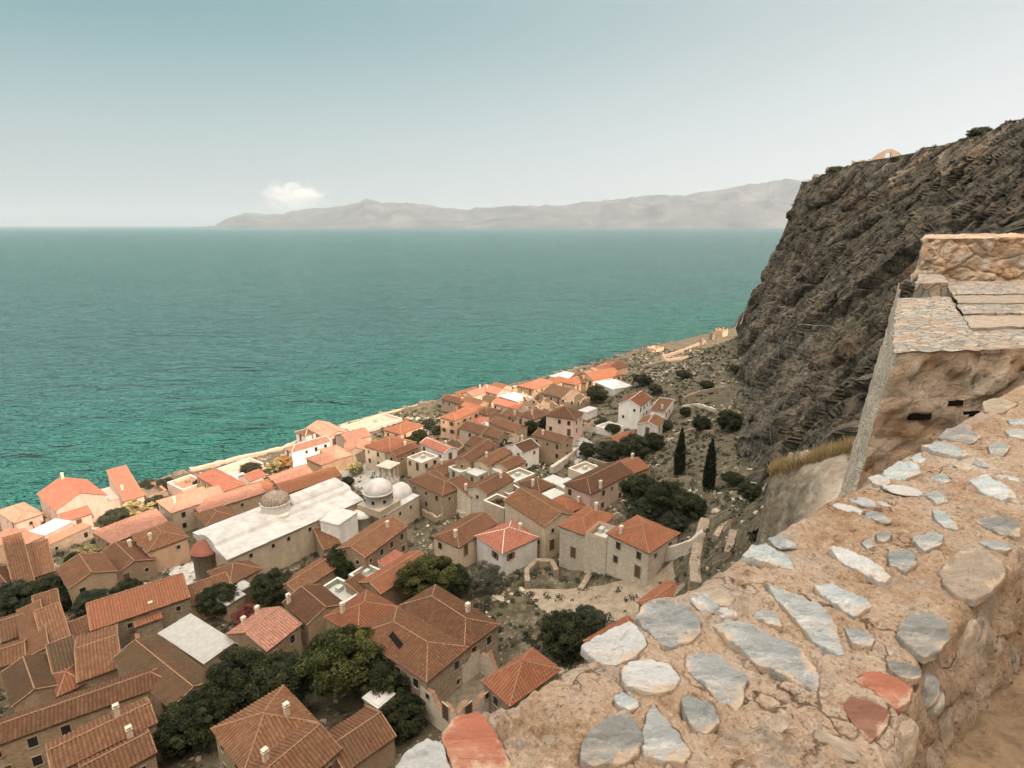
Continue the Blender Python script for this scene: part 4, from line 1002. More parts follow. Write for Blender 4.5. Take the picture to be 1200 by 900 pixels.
        for i in range(4):
            (x0, y0), (x1, y1) = CW[i], CW[(i+1) % 4]; dx, dy = x1-x0, y1-y0; Ls = math.hypot(dx, dy); ex, ey = dx/Ls, dy/Ls; nx, ny = -ey, ex
            m = 2 if roof == 'terrace' else max(4, int(Ls/.6))
            tt = np.linspace(0, Ls, m); off = 0*tt if roof == 'terrace' else -np.abs(fbm(tt*.35+k*3+i*7, tt*0, o=3, s=k))*h*.9-.25*rr.random(m)
            ins = t if roof == 'terrace' else t
            P = lambda q, w, z: (x0+ex*q+nx*w, y0+ey*q+ny*w, z)
            s0, s1 = 0, 0
            for j in range(m-1):
                q0, q1 = tt[j], tt[j+1]; z0, z1 = hp+off[j], hp+off[j+1]
                a0 = max(q0, ins if j == 0 else q0); b0 = q1-(ins if j == m-2 else 0)
                wl.poly([P(q0, 0, base), P(q1, 0, base), P(q1, 0, z1), P(q0, 0, z0)]); wl.poly([P(q0, 0, z0), P(q1, 0, z1), P(b0, t, z1), P(a0, t, z0)], 1); wl.poly([P(a0, t, base), P(a0, t, z0), P(b0, t, z1), P(b0, t, base)])
        rf.box((0, 0, fl-.1), (LA-2*t+.02, LB-2*t+.02, .2))
        if roof == 'terrace' and LA > 4: rf.box((a*.3, b*.3, fl+.4), (1.1, .8, .8)); 
    wm = M[wc]
    wl.build('wall', [wm, M['whitecap'] if wc in ('white', 'cream', 'pink', 'greygreen') else M['cap']], root)
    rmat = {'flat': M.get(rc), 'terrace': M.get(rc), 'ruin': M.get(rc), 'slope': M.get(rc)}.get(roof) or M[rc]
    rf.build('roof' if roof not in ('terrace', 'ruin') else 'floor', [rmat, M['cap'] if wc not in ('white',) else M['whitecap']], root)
    # openings on the two sides that show
    if win and roof != 'flat' or win == 2:
        for (face, Ls) in (('f', LA), ('l', LB)):
            nn = max(1, int(Ls/2.9)); fl = max(1, int(h/2.7))
            for i in range(nn):
                for j in range(fl):
                    if rs.random() < .27: continue
                    q = (i+.5)/nn*Ls-Ls/2+rs.uniform(-.25, .25); z = h-1.35-j*2.6
                    kind = 'm' if rs.random() < .6 else 's'
                    if j == fl-1 and i == 0 and rs.random() < .5 and h > 2.8: kind = 'd'; z = max(.3, h-2.7*fl+.2)+1.0
                    if face == 'f': add_win(root, q, -b-.005, z, 0, kind, shut)
                    else: add_win(root, -a-.005, q, z, -math.pi/2, kind, shut)
    if not chim and win and roof[0] in 'ghs' and rs.random() < .45 and group == 'houses of the old town': chim = [(rs.choice((-.6, .5)), rs.choice((-.35, .45)))]
    if hole:
        x, y = hole[0]*a, hole[1]*b; z = rooftop(x, y)+.17; q = MB(); w_ = .35; l_ = 1.3
        q.poly([(x-w_-.3, y-l_, rooftop(x-w_-.3, y-l_)+.2), (x+w_-.3, y-l_, rooftop(x+w_-.3, y-l_)+.2), (x+w_+.3, y+l_, rooftop(x+w_+.3, y+l_)+.2), (x-w_+.3, y+l_, rooftop(x-w_+.3, y+l_)+.2)]); q.build('roof_hole', M['hole_shade'], root)  # black sheet over the tiles, the hole's shade painted on
    for (cx, cy) in chim:
        x, y = cx*a, cy*b; zt = rooftop(x, y); add_chimney(root, x, y, zt-.35, rs.uniform(1.2, 1.7), red=redchim)
    return root
H = house
# --- left shore rows
H('pinkish hip roofed house at the shore edge, left of the big red and pink house', (15.5,594),(19,611),(40,598), 4.5,'hb','pinktile','pink',chim=[])
H('large pale pink roofed house cut by the left picture edge, just behind the shore', (-10,630),(19,641),(43,628), 4.5,'ha','pinktile','tanwall',pitch=.33)
H('big shore house with a red and a pink roof slope over a bright pink wall', (61.5,575),(68,596),(116,577), 6,'gb','red','pink',pitch=.5,chim=[(.0,.75)])
H('low red roofed pink house in front of the big red and pink shore house', (71,603),(75,611),(104,601), 3.6,'ga','red','pink')
H('small flat white house with one dark window, left of the low red roofed pink house', (47,618),(53,627),(73,611), 3.6,'flat','limewash','pink',win=2)
H('roofless stone shell on the shore left of the big red and pink house', (47,602),(50,611),(69,603), 3.0,'ruin','ruinfloor','stone',name='ruined_house',cat='ruin')
H('long low flat topped garden building with dark openings below the small flat white house', (53,633),(57,639),(101,617), 2.6,'flat','cap','stone',win=2)
H('tall narrow brown lean-to with a sunlit top edge near the left picture edge', (10.5,661),(19,692),(33,688), 4.0,'sa','tan','tanwall',win=False)
H('short tan roofed house with an orange roof edge beside the tall narrow brown lean-to', (40,656),(43,674),(61,668), 4.0,'sa','tan','tanwall',win=False)
H('dark brown roofed house cut by the left edge above the olive trees', (-14,672),(3,697),(18,690), 4.0,'gb','brown','tanwall')
H('gabled tan house with a dark roof slope and stair wing, above the left hedge', (79,664),(84,687),(130,667), 5.0,'gb','brown','tanwall',chim=[])
H('low two roofed tan house between the stair wing house and the hip roofed ochre house', (127,648),(136,672),(174,652), 3.2,'gb','brown','tanwall')
H('pale flat roofed terrace house between two red roofs on the shore', (118,575),(123,588),(144,580), 3.2,'flat','greyroof','pink',win=False)
H('red brown roofed house with a pale end wall standing right at the sea wall', (140,568),(146,586),(163,577), 3.6,'sa','red','pink',pitch=.35)
H('long sunlit pink tiled house with a hipped left end, below the yellow green bushes', (128,617),(134,634),(184,608.5), 4.2,'hal','pinktile','tanwall')
H('hip roofed ochre house between the long pink tiled house and the round church apse', (160.7,626),(176,644),(215.5,628.5), 5.0,'hb','tan','ochre')
H('sunlit orange roofed house with dark windows in a shaded cream wall, left of the church', (197,584),(203.5,599),(240,583), 5.5,'hal','pinktile','cream')
H('small pale roofed house tucked behind the house with two dark windows', (232,576),(238,584),(259,577), 4.0,'ga','pinktile','cream',win=False)
H('house with a large dark red roof slope and pale hipped front, behind the sea wall', (235,557),(262,574),(282,566), 4.2,'hb','red','tanwall')
H('long pink tiled house right behind the ribbed dome of the church', (232,588),(238.5,598.5),(304,577), 4.5,'hal','pinktile','tanwall')
H('brown hipped lean-to in front of the long pink tiled house, beside the white church roof', (238,600),(243,615),(272,603), 3.5,'hb','brown','stone',win=False)
H('small bright orange house to the left above the ribbed church dome', (301,566),(303.5,578),(320,570), 4.0,'ha','orange','ochre',win=False)
H('small dark red roofed house among the shore ruins above the orange house', (288,556),(294,563),(304,555), 3.5,'ga','red','pink',win=False)
H('tiny flat pink house left of the small dark red roof on the shore', (277,557),(280,562.5),(289,558), 3.0,'flat','limewash','pink',win=False)
H('low walled pink garden terrace on the sea wall left of the dark red sloped house', (207,562),(214,573),(234,562), 2.4,'terrace','cap','pink',win=False,cat='terrace')
H('short orange roofed house squeezed between the orange house and the long roof behind the church', (322,562),(330,570),(356,556), 3.6,'ga','pinktile','tanwall',win=False)
H('long narrow orange roofed house right behind the white church roof', (330,566),(336,577),(393,556), 3.8,'ga','orange','tanwall',win=False)
H('low orange roofed house with shadow stripes above the long narrow roof', (318,558),(325,567),(360,552), 3.4,'ga','pinktile','tanwall',win=False)
H('long white walled house with a pale pink roof standing at the shore beside amber shrubs', (337,524),(344,528.5),(383,517), 5.0,'hal','pinktile','white')
H('small white house with a dark hipped roof at the very edge of the sea', (355.5,504),(358.5,510),(369,503.5), 4.0,'ha','brown','white')
H('pink gabled house with brown roof facets above the sea, right of the small white one', (372,499),(384,513),(401,504), 4.2,'gb','pinktile','pink')
H('left one of two twin pyramid roofed houses behind one long front wall', (364,536),(377,544),(392,537), 4.0,'ha','pinktile','tanwall',win=False)
H('right one of two twin pyramid roofed houses behind one long front wall', (381,526),(392,537.5),(407,531), 4.0,'ha','pinktile','tanwall',win=False)
H('stone house with a shaded gable end facing the church square', (409,514),(405,530),(430,527), 4.4,'gb','pinktile','stone',win=False,lb=7)
H('small pink sunlit house with a window, behind the shaded gable of the square', (404,508),(408,517),(428,508), 4.0,'ga','pinktile','pink')
H('large two roofed house with orange tiles beside the belfry and the square', (436,520),(457.5,530),(479,517), 6.5,'ha','orange','cream')
H('peach roofed annex attached to the right of the large house by the belfry', (455,530),(465,534),(487,524), 6.0,'ga','orange','tanwall')
H('low orange roofed shore house with a red chimney standing apart before the scrub', (456,502),(470,508),(490,498), 3.0,'ha','orange','ochre',chim=[(.2,0)],redchim=True)
H('white house with a plain red gable roof, in the middle of the town', (496,519),(520,530),(532,525), 4.6,'gb','red','white')
H('cream terrace house with railings just left below the white house with the red roof', (483,534),(494,541.5),(508,533), 5.0,'terrace','tealfloor','cream')
H('orange two storey house with a red chimney on its left slope, facing the bay', (518,488.7),(534,492),(559,481.7), 6.5,'ha','orange','ochre',chim=[(-.35,-.1)],redchim=True,shut=True)
H('roofless brown house with red topped walls right of the white house with the red roof', (514,517),(532,524),(547,517), 3.0,'ruin','ruinfloor','stone',name='ruined_house',cat='ruin')
H('brown gabled house with a cream side wall below the orange two storey house', (544,500),(563,508),(573,501), 4.4,'gb','brown','cream')
H('low brown roof joined to the right of the brown gabled house with the cream wall', (566,506),(583,513),(592,507), 3.6,'gb','brown','stone')
H('brown roofed stone house at the top end of the scrub by the sea', (523,466),(541,473.5),(547,469), 4.0,'gb','brown','stone')
H('sunlit orange roofed house on the shore, leftmost of the far cluster', (536,460),(540,464.5),(557,457), 4.0,'ga','orange','ochre')
H('cream sunlit house with a chimney, second in the far shore cluster', (550,459),(554,464),(568,456), 4.2,'ga','pinktile','cream',chim=[(.3,0)])
H('brown roofed house just below the cream sunlit house of the far cluster', (547,468),(561,475),(567,470), 4.0,'gb','brown','tanwall')
H('small orange roofed house wedged behind the orange two storey house', (547,474),(559,480.5),(563,476), 3.6,'gb','orange','ochre',win=False)
H('small house with a bright red roof near the far shore', (570,455),(582,461.5),(589,456), 4.0,'gb','red','pink')
H('orange roofed cube house behind the small bright red roof on the far shore', (580,452),(588,456),(594,452), 4.0,'gb','orange','ochre',win=False)
H('house under a flat white canopy roof near the far shore', (589,464),(606,470.5),(619,465), 2.8,'flat','limewash','tanwall',win=False)
H('long brown roofed house left of the long red roof in the far cluster', (568,467),(583,472.5),(589,468), 4.0,'gb','moss','cream')
H('long red roofed house next to the flat white canopy', (582,471),(606,479.5),(612,474.5), 4.0,'gb','red','cream',chim=[(.2,-.6)])
H('rounded cream house with a small brown roof above the low red roofs', (559,480),(571,486),(580,479.5), 4.0,'ha','brown','cream')
H('low red orange roof below the rounded cream house', (549,492),(566,497.5),(576,491), 3.0,'gb','red','ochre',win=False)
H('tiny house with a white flat roof right of the low red orange roof', (568.5,496),(574.5,500.5),(581,497), 3.0,'flat','limewash','white',win=False)
H('long brownish orange roof above the dark tree in the middle of the town', (578,494),(602,504.5),(612,499), 3.6,'gb','tan','tanwall',win=False)
H('brown roofed house left of the pale house with a brown roof in the far cluster', (577,488),(590,493.5),(597,488), 3.4,'gb','moss','tanwall',win=False)
H('pale walled house with a brown roof between the long roofs of the far cluster', (594,484),(606,490.5),(615,485), 4.0,'gb','brown','pink')
H('pale pink walled house with a brown roof left of the tall pink house', (613,484),(626,491),(638,483), 4.0,'ha','brown','pink')
H('tall pink two storey house with a brown hipped roof and four windows', (646,487),(672,491),(681,484), 7.5,'ha','brown','pink',pitch=.55,win=True,lb=8)
H('tan stone house with a brown roof in front of the tall pink house', (626.7,510),(657,518.5),(669,513), 6.2,'gb','brown','tanwall')
H('yellow walled house with a red hipped roof on the far shore', (615,450),(626,455.5),(642,447), 4.0,'ha','red','yellow')
H('cream house with three dark windows and an orange roof on the far shore', (641,446),(652,449.5),(663,444), 4.0,'ha','orange','cream')
H('far house with a white flat top, highest above the far shore line', (649,440),(660,444),(672,438), 3.0,'flat','limewash','cream',win=False)
H('yellow stone shell at the shore left of the yellow house with the red roof', (604,454),(611,458.5),(618,452), 3.6,'ruin','ruinfloor','yellow',name='ruined_house',cat='ruin')
H('roofless tan house below the yellow house with the red roof', (620,462),(630,467.5),(639,460), 3.8,'ruin','ruinfloor','stone',name='ruined_house',cat='ruin')
H('brown roofed stone house in the middle of the far ruins', (644,458),(659,465.5),(669,457), 4.0,'gb','moss','stone')
H('stone ruin with a dark arch next to the round dark tree', (662,463),(675,468.5),(684,461), 4.0,'ruin','ruinfloor','stone',name='ruined_house',cat='ruin',win=True)
H('orange roofed house right of the cream house with three windows', (662,446),(674,450.5),(683,444), 3.6,'ha','orange','tanwall')
H('olive brown roofed house before the long sunlit orange wall', (674,443),(687,448.5),(695,441), 3.6,'gb','moss','tanwall')
H('long house with a sunlit orange wall near the right end of the far shore', (689,438),(696,445),(718,437), 4.8,'ga','orange','ochre')
H('pinkish roofed house behind the long sunlit orange wall', (689,433),(700,436.5),(712,430), 3.4,'ga','pinktile','pink',win=False)
H('orange roofed house at the right end of the far shore row', (700,430),(712,435.5),(726,428), 3.6,'ga','orange','ochre',win=False)
H('low white roofed house right of the round dark tree', (709,447),(718,456),(733,450), 2.6,'flat','limewash','white',win=False)
H('tall white gabled house with two small windows on the upper slope', (728,472),(749,476),(760,466), 7.0,'ga','orange','white',pitch=.5)
H('long low white house with a brown roof in front of the tall white gabled house', (728,494),(770,500),(777,491), 4.6,'ga','tan','white',chim=[(.1,0)],lb=5)
H('narrow white edged ruin with a sloping roof on the upper slope', (764,479),(779,482),(796,463), 3.6,'sb','brown','white',pitch=.10,la=9)
# --- middle of the town
H('brown gabled house with a narrow end wall behind the two grey green cubes', (537,536),(551,541),(575,521), 5.6,'ga','brown','tanwall')
H('grey green flat roofed cube with one window, left one of the pair', (528,546.5),(539,553),(550,548), 4.4,'terrace','tealfloor','greygreen')
H('lower grey green flat roofed cube, right one of the pair', (548,553),(559,558),(568,553), 3.4,'flat','tealfloor','greygreen',win=2)
H('cream walled house with a patchy brown roof right of the grey green cubes', (557,541),(572,545),(597,531), 4.8,'ga','tan','cream',chim=[(-.5,0)])
H('orange brown roof stepping down right of the patchy brown roof', (583,543),(595,549.5),(611,540), 3.8,'ga','tan','cream',win=False)
H('white house with a brown roof patch left of the tan stone house', (597,522),(612,529),(628,522), 5.4,'ga','brown','white',chim=[(.3,.4)])
H('old stone house with two brown hipped roofs right of the white domed chapel', (488,561),(518,579),(536,567), 6.0,'hb','brown','stone')
H('bare stone house front with a round topped wall and a dark doorway', (530,570),(551,581.5),(562,574), 5.2,'sa','brown','palestone',pitch=.2)
H('large brown roof slope over a tall stone gable wall in the middle of the town', (553,570),(571,578),(597,562), 6.6,'ga','brown','palestone')
H('large cream complex with a long brown roof above a tall plain wall', (600,586),(638,614.5),(666,600), 6.8,'gb','tan','cream')
H('cream wing with a walled flat top at the left end of the large cream complex', (571,585),(590,595),(601,586), 6.4,'terrace','moss','cream')
H('open framed roof terrace above the cream wing', (584,570),(596,578.5),(609,572), 4.6,'terrace','moss','cream')
H('small brown hipped roof with a white chimney above the large cream complex', (613,565),(632,575),(646,568), 4.2,'ha','brown','cream',chim=[(-.85,-.2)])
H('white walled house with a new red hipped roof and a pale slab in front', (565,626),(589,647),(624,627), 4.6,'ha','red','white',pitch=.42,shut=True)
H('cream stone house with a long brown hipped roof left of the new red roof', (507.4,630),(538,640),(582.7,614.5), 5.0,'hal','brown','cream',chim=[(-.75,-.35)])
H('pinkish cream house with a dark brown hipped roof before the dark grove', (668.5,565),(693,576.5),(734,553), 5.8,'hal','brown','pink',chim=[(-.55,-1.0)])
H('light orange gabled roof at the left edge of the dark grove', (716,545),(735,556),(753,546), 4.2,'ga','orange','tanwall',chim=[(.7,.2)])
H('cream walled roof terrace left of the dark brown hipped roof', (671,547),(686,555.5),(700,546.5), 4.2,'terrace','tealfloor','cream',win=False,cat='terrace')
H('reddish roof between the large cream complex and the white stone house', (646,588),(665,600.5),(679,590), 5.0,'ha','orange','tanwall',chim=[(.75,-.6)])
H('left half of the big white rubble house, with a red brown hipped roof', (659,614.5),(689,627),(716,604), 6.6,'ha','orange','palestone',chim=[(.55,-.1)])
H('right half of the big white rubble house, with a pyramid roof over the bare slope', (711,622),(760,646),(791,624), 6.2,'ha','orange','palestone',chim=[(-.8,.5)],lb=7.5)
H('small teal walled roof terrace between the two red brown roofs of the white rubble house', (689,622),(711,632),(722,617), 6.3,'terrace','tealfloor','palestone',win=False,cat='terrace')
# --- near, left
H('brown tiled roof cut by the left edge below the olive trees', (0,727),(3,750),(29,742), 4.0,'ga','brown','tanwall')
H('long brown lean-to roof right of the roof cut by the left edge', (29,716),(30,768),(51,756), 4.2,'sb','brown','tanwall',pitch=.2,win=False)
H('small orange brown roof with a broken corner above the long lean-to', (41,709),(44,730),(70,722), 4.2,'sa','tan','tanwall',pitch=.2,win=False)
H('brown roof with a pale mortar edge beside the ruined garden walls at left', (49,729),(53,755),(79,743), 4.0,'sa','tan','tanwall',pitch=.25,win=False)
H('rust brown roof at the left edge with a patch of orange', (-8,762),(-4,782),(28,774), 4.2,'ga','tan','tanwall',win=False)
H('broad weathered brown roof at left, below the dark gap', (10,786),(17,825),(65,801), 4.6,'gb','moss','tanwall',win=False)
H('square mossy roof between the broad weathered roof and the large tan roof', (62,764),(64,791),(92,777), 4.8,'sa','moss','tanwall',pitch=.2,win=False)
H('large tan roof with a lighter lower band, left of the ruined court', (88,750),(93,797),(141,782), 4.8,'ga','tan','tanwall',pitch=.3)
H('small reddish hipped roof in front of the square mossy roof', (62,790),(70,813),(91,803), 4.2,'ha','orange','tanwall',win=False)
H('long roof with a pale ridge and a hipped right end at the left edge', (-8,847),(-20,877),(70,843), 6.0,'ha','tan','tanwall',la=17)
H('small orange roof over a cream wall in the bottom left corner', (-14,872),(-4,892),(23,868), 4.0,'sb','orange','cream',pitch=.2)
H('large brown tiled house with a white chimney near the bottom left corner', (59,872),(65,903),(179,847), 5.6,'ga','tan','tanwall',chim=[(.35,.2)])
H('lower brown tiled wing in front of the large house with the white chimney', (92,893),(104,922),(180,883), 4.6,'ga','tan','tanwall')
H('very long bright orange tiled roof above the ruined court at left', (107,719),(110,737),(219,700), 5.6,'sa','orange','stone',pitch=.35,win=True)
H('short orange lean-to in front of the very long bright orange roof', (156,722),(160,734),(188,724), 4.2,'sa','orange','stone',pitch=.25)
H('roofless court of dark ruined walls below the very long orange roof', (125,743),(133,764),(166,752), 3.0,'ruin','ruinfloor','stone',name='ruined_house',cat='ruin',win=False)
H('mossy brown roofed house with an orange right slope beside the grey slab roof', (155,762),(201,827),(237,787), 5.0,'gb','moss','tanwall',pitch=.35)
H('house with a plain pale grey slab roof among the trees', (201,744),(238,776),(263,748), 4.6,'slope','greyroof','tanwall',pitch=.12,win=False)
H('mottled pink and brown gabled house with two white chimneys', (262,748),(312,761),(356,734), 5.0,'ga','pinktile','tanwall',chim=[(-.3,.8),(.5,.8)])
H('brown two tone roofed house between the mottled house and the roof courts', (334,706),(361,730),(402,709), 4.6,'gb','brown','tanwall',chim=[(-.9,.7)])
H('teal white walled roof court with a screed floor, left one of two', (382,685),(402,707),(416,686), 3.6,'terrace','tealfloor','greygreen',win=False,cat='terrace')
H('teal white walled roof court with a small table, right one of two', (411,672),(428,682),(447,668), 3.6,'terrace','tealfloor','greygreen',win=False,cat='terrace')
H('long orange roof half hidden by the round green tree', (431,678),(447,694),(497,656), 4.0,'ga','orange','tanwall',win=False)
H('orange red hipped roof left of the round green tree', (385,722),(420,744),(464,712), 5.0,'ha','orange','tanwall')
H('small plain red lean-to roof above the long orange roof', (447,661),(456,667),(474,653), 3.6,'sa','red','cream',pitch=.2,win=False)
H('left half of the big tan double hipped house, with a dark hole in its tiles', (423,743),(499,795),(541,757), 5.8,'hb','tan','stone',pitch=.38,hole=(-.5,.12))
H('right half of the big tan double hipped house, above the ruined court', (480,706),(543,758),(573,727), 5.8,'hb','tan','stone',pitch=.38)
H('tall ruined court walls with a window, right of the big double hipped house', (507,788),(535,830),(592,771), 4.6,'ruin','ruinfloor','palestone',name='ruined_house',cat='ruin')
H('small house with a steep pyramid of red brown tiles just behind the parapet', (569,798),(598,823),(653,785), 4.0,'hb','orange','stone',pitch=.5)
H('brown hip roofed house at the bottom edge below the dark trees', (250,856),(288,900),(369,849), 5.6,'hb','tan','tanwall',pitch=.4)
H('front wing of the brown hip roofed house at the bottom edge', (291,899),(330,936),(394,877), 5.0,'ga','tan','tanwall',pitch=.4)
H('low dark brown roof right of the hip roofed house at the bottom edge', (383,862),(405,901),(456,858), 3.6,'ga','brown','tanwall',win=False)
H('long thin brown roof below the church wall', (333,682),(349,694),(400,657), 3.8,'ga','tan','tanwall',win=False)
H('tan walled house with a brown roof and small windows in front of the domed chapel', (400,641),(428,652),(472,617), 6.0,'ga','tan','tanwall')
H('tiny stone lean-to between the church wall and the long thin roof', (372,628),(380,643),(397,637), 3.0,'sa','tan','stone',pitch=.2,win=False)
H('brown hipped house beside the round apse of the church', (256,666),(270,683),(297,664), 4.0,'ha','brown','tanwall',win=False)
H('low strip of brown roof in front of the rubble yard', (219,695),(224,709),(272,690), 3.6,'sa','tan','tanwall',pitch=.25,win=False)
H('orange corner of a roof showing over the parapet beside the dark bush', (690,750),(715,772),(760,742), 3.0,'ha','orange','stone',win=False)
H('orange tiled roof end showing just over the parapet below the bare slope', (752,704),(770,716),(800,690), 3.0,'ha','orange','stone',win=False)
# --- smaller buildings and yards between the named houses
H('dark walled yard right below the hip roofed house at the shore edge', (31,612),(36,626),(48,618), 2.4,'ruin','ruinfloor','stone',win=False,cat='yard',name='walled_yard')
H('low brown lean-to along the front of the large tan roof and its garden steps', (78,737),(80,750),(108,737), 3.4,'sa','tan','tanwall',pitch=.2,win=False)
H('grey stepped garden walls above the low brown lean-to', (74,720),(78,737),(101,729), 1.6,'ruin','ruinfloor','palestone',win=False,cat='yard',name='walled_yard')
H('mossy flat roof strip between the very long orange roof and the dark ruined court', (122,731),(125,743),(158,730), 3.4,'flat','tealfloor','stone',win=False)
H('pale flat roof touching the dark yard tree, nearer the apse', (271,687),(276,696),(291,685), 3.2,'flat','greyroof','tanwall',win=False,cat='shed')
H('pale sloping roof sheet left of the dark yard tree', (259,697),(266,709),(279,694), 3.2,'slope','greyroof','tanwall',pitch=.1,win=False,cat='shed')
H('narrow brown roof wedged between the two teal walled roof courts', (414,683),(424,698),(434,684), 3.6,'sa','tan','tanwall',pitch=.2,win=False)
H('broken yard walls between the domed chapel house and the small red lean-to', (424,655),(434,665),(455,650), 2.0,'ruin','ruinfloor','palestone',win=False,cat='yard',name='walled_yard')
H('white walled flat annex at the front of the patchy brown roof', (574,546),(584,553),(597,546), 3.2,'flat','limewash','white',win=2)
H('pale roof terrace with low parapets right of the white walled flat annex', (592,555),(603,564),(620,553), 3.8,'terrace','tealfloor','cream',win=False,cat='terrace')
H('low brown roof with a pale chimney left of the grey green cubes', (508,547),(519,556),(532,545), 3.4,'ga','brown','tanwall',chim=[(-.2,0)],win=False)
H('low brown roof behind the tall narrow gable above the grey green cubes', (552,518),(562,525),(574,516), 3.6,'gb','brown','stone',win=False)
H('small cream block at the foot of the small brown hipped roof', (640,578),(650,588),(659,578), 4.0,'flat','tealfloor','cream',win=2)
H('cream stepped block left of the pinkish cream house', (657,564),(664,574),(673,565), 3.8,'flat','tealfloor','cream',win=2)
H('bluish flat roof right of the small brown hipped roof with the chimney', (636,563),(644,571),(656,561), 3.0,'flat','tealfloor','greygreen',win=False)
H('roofless stone box among the middle shrubs left of the tan stone house', (584,510),(592,515.5),(602,508), 2.8,'ruin','ruinfloor','palestone',win=False,name='ruined_house',cat='ruin')
H('roofless shell directly behind the tall pink house', (632,473),(643,479),(655,472), 3.0,'ruin','ruinfloor','stone',win=False,name='ruined_house',cat='ruin')
H('tiny white hut right of the tall pink house', (682,480),(688,483.5),(695,478), 2.6,'flat','limewash','white',win=False,cat='hut')
H('pale roofless stub below the tiny white hut', (688,493),(695,498.5),(703,492), 2.4,'ruin','ruinfloor','palestone',win=False,name='ruined_house',cat='ruin')
H('white walled yard left of the long low white house', (705,497),(715,504),(723,497), 2.0,'terrace','tealfloor','white',win=False,cat='yard',name='walled_yard')
H('low orange roof among the olive trees below the long low white house', (716,512),(724,518.5),(742,510), 2.8,'ga','orange','tanwall',win=False)
H('brown ruined garden rooms between the red brown sea wall house and the pink garden terrace', (166,568),(172,579),(191,570), 2.0,'ruin','ruinfloor','stone',win=False,name='ruined_house',cat='ruin')
H('sunlit flat pink quay terrace behind the sea wall, above the dark red slope', (262,547),(268,556),(301,541), 1.6,'terrace','quay','pink',win=False,cat='terrace')
H('long sunlit pink quay flat at the shore right of the pink gabled house', (411,497),(420,506),(462,489), 1.4,'terrace','quay','pink',win=False,cat='terrace')
H('small shadowed ruin between the pink gabled house and the quay flat', (400,503),(404,511),(414,502), 3.4,'ruin','ruinfloor','stone',win=False,name='ruined_house',cat='ruin')
H('small white panel roofed shed under the largest green tree', (436,822),(443,830),(453,819), 3.8,'flat','limewash','stone',win=False,cat='shed')
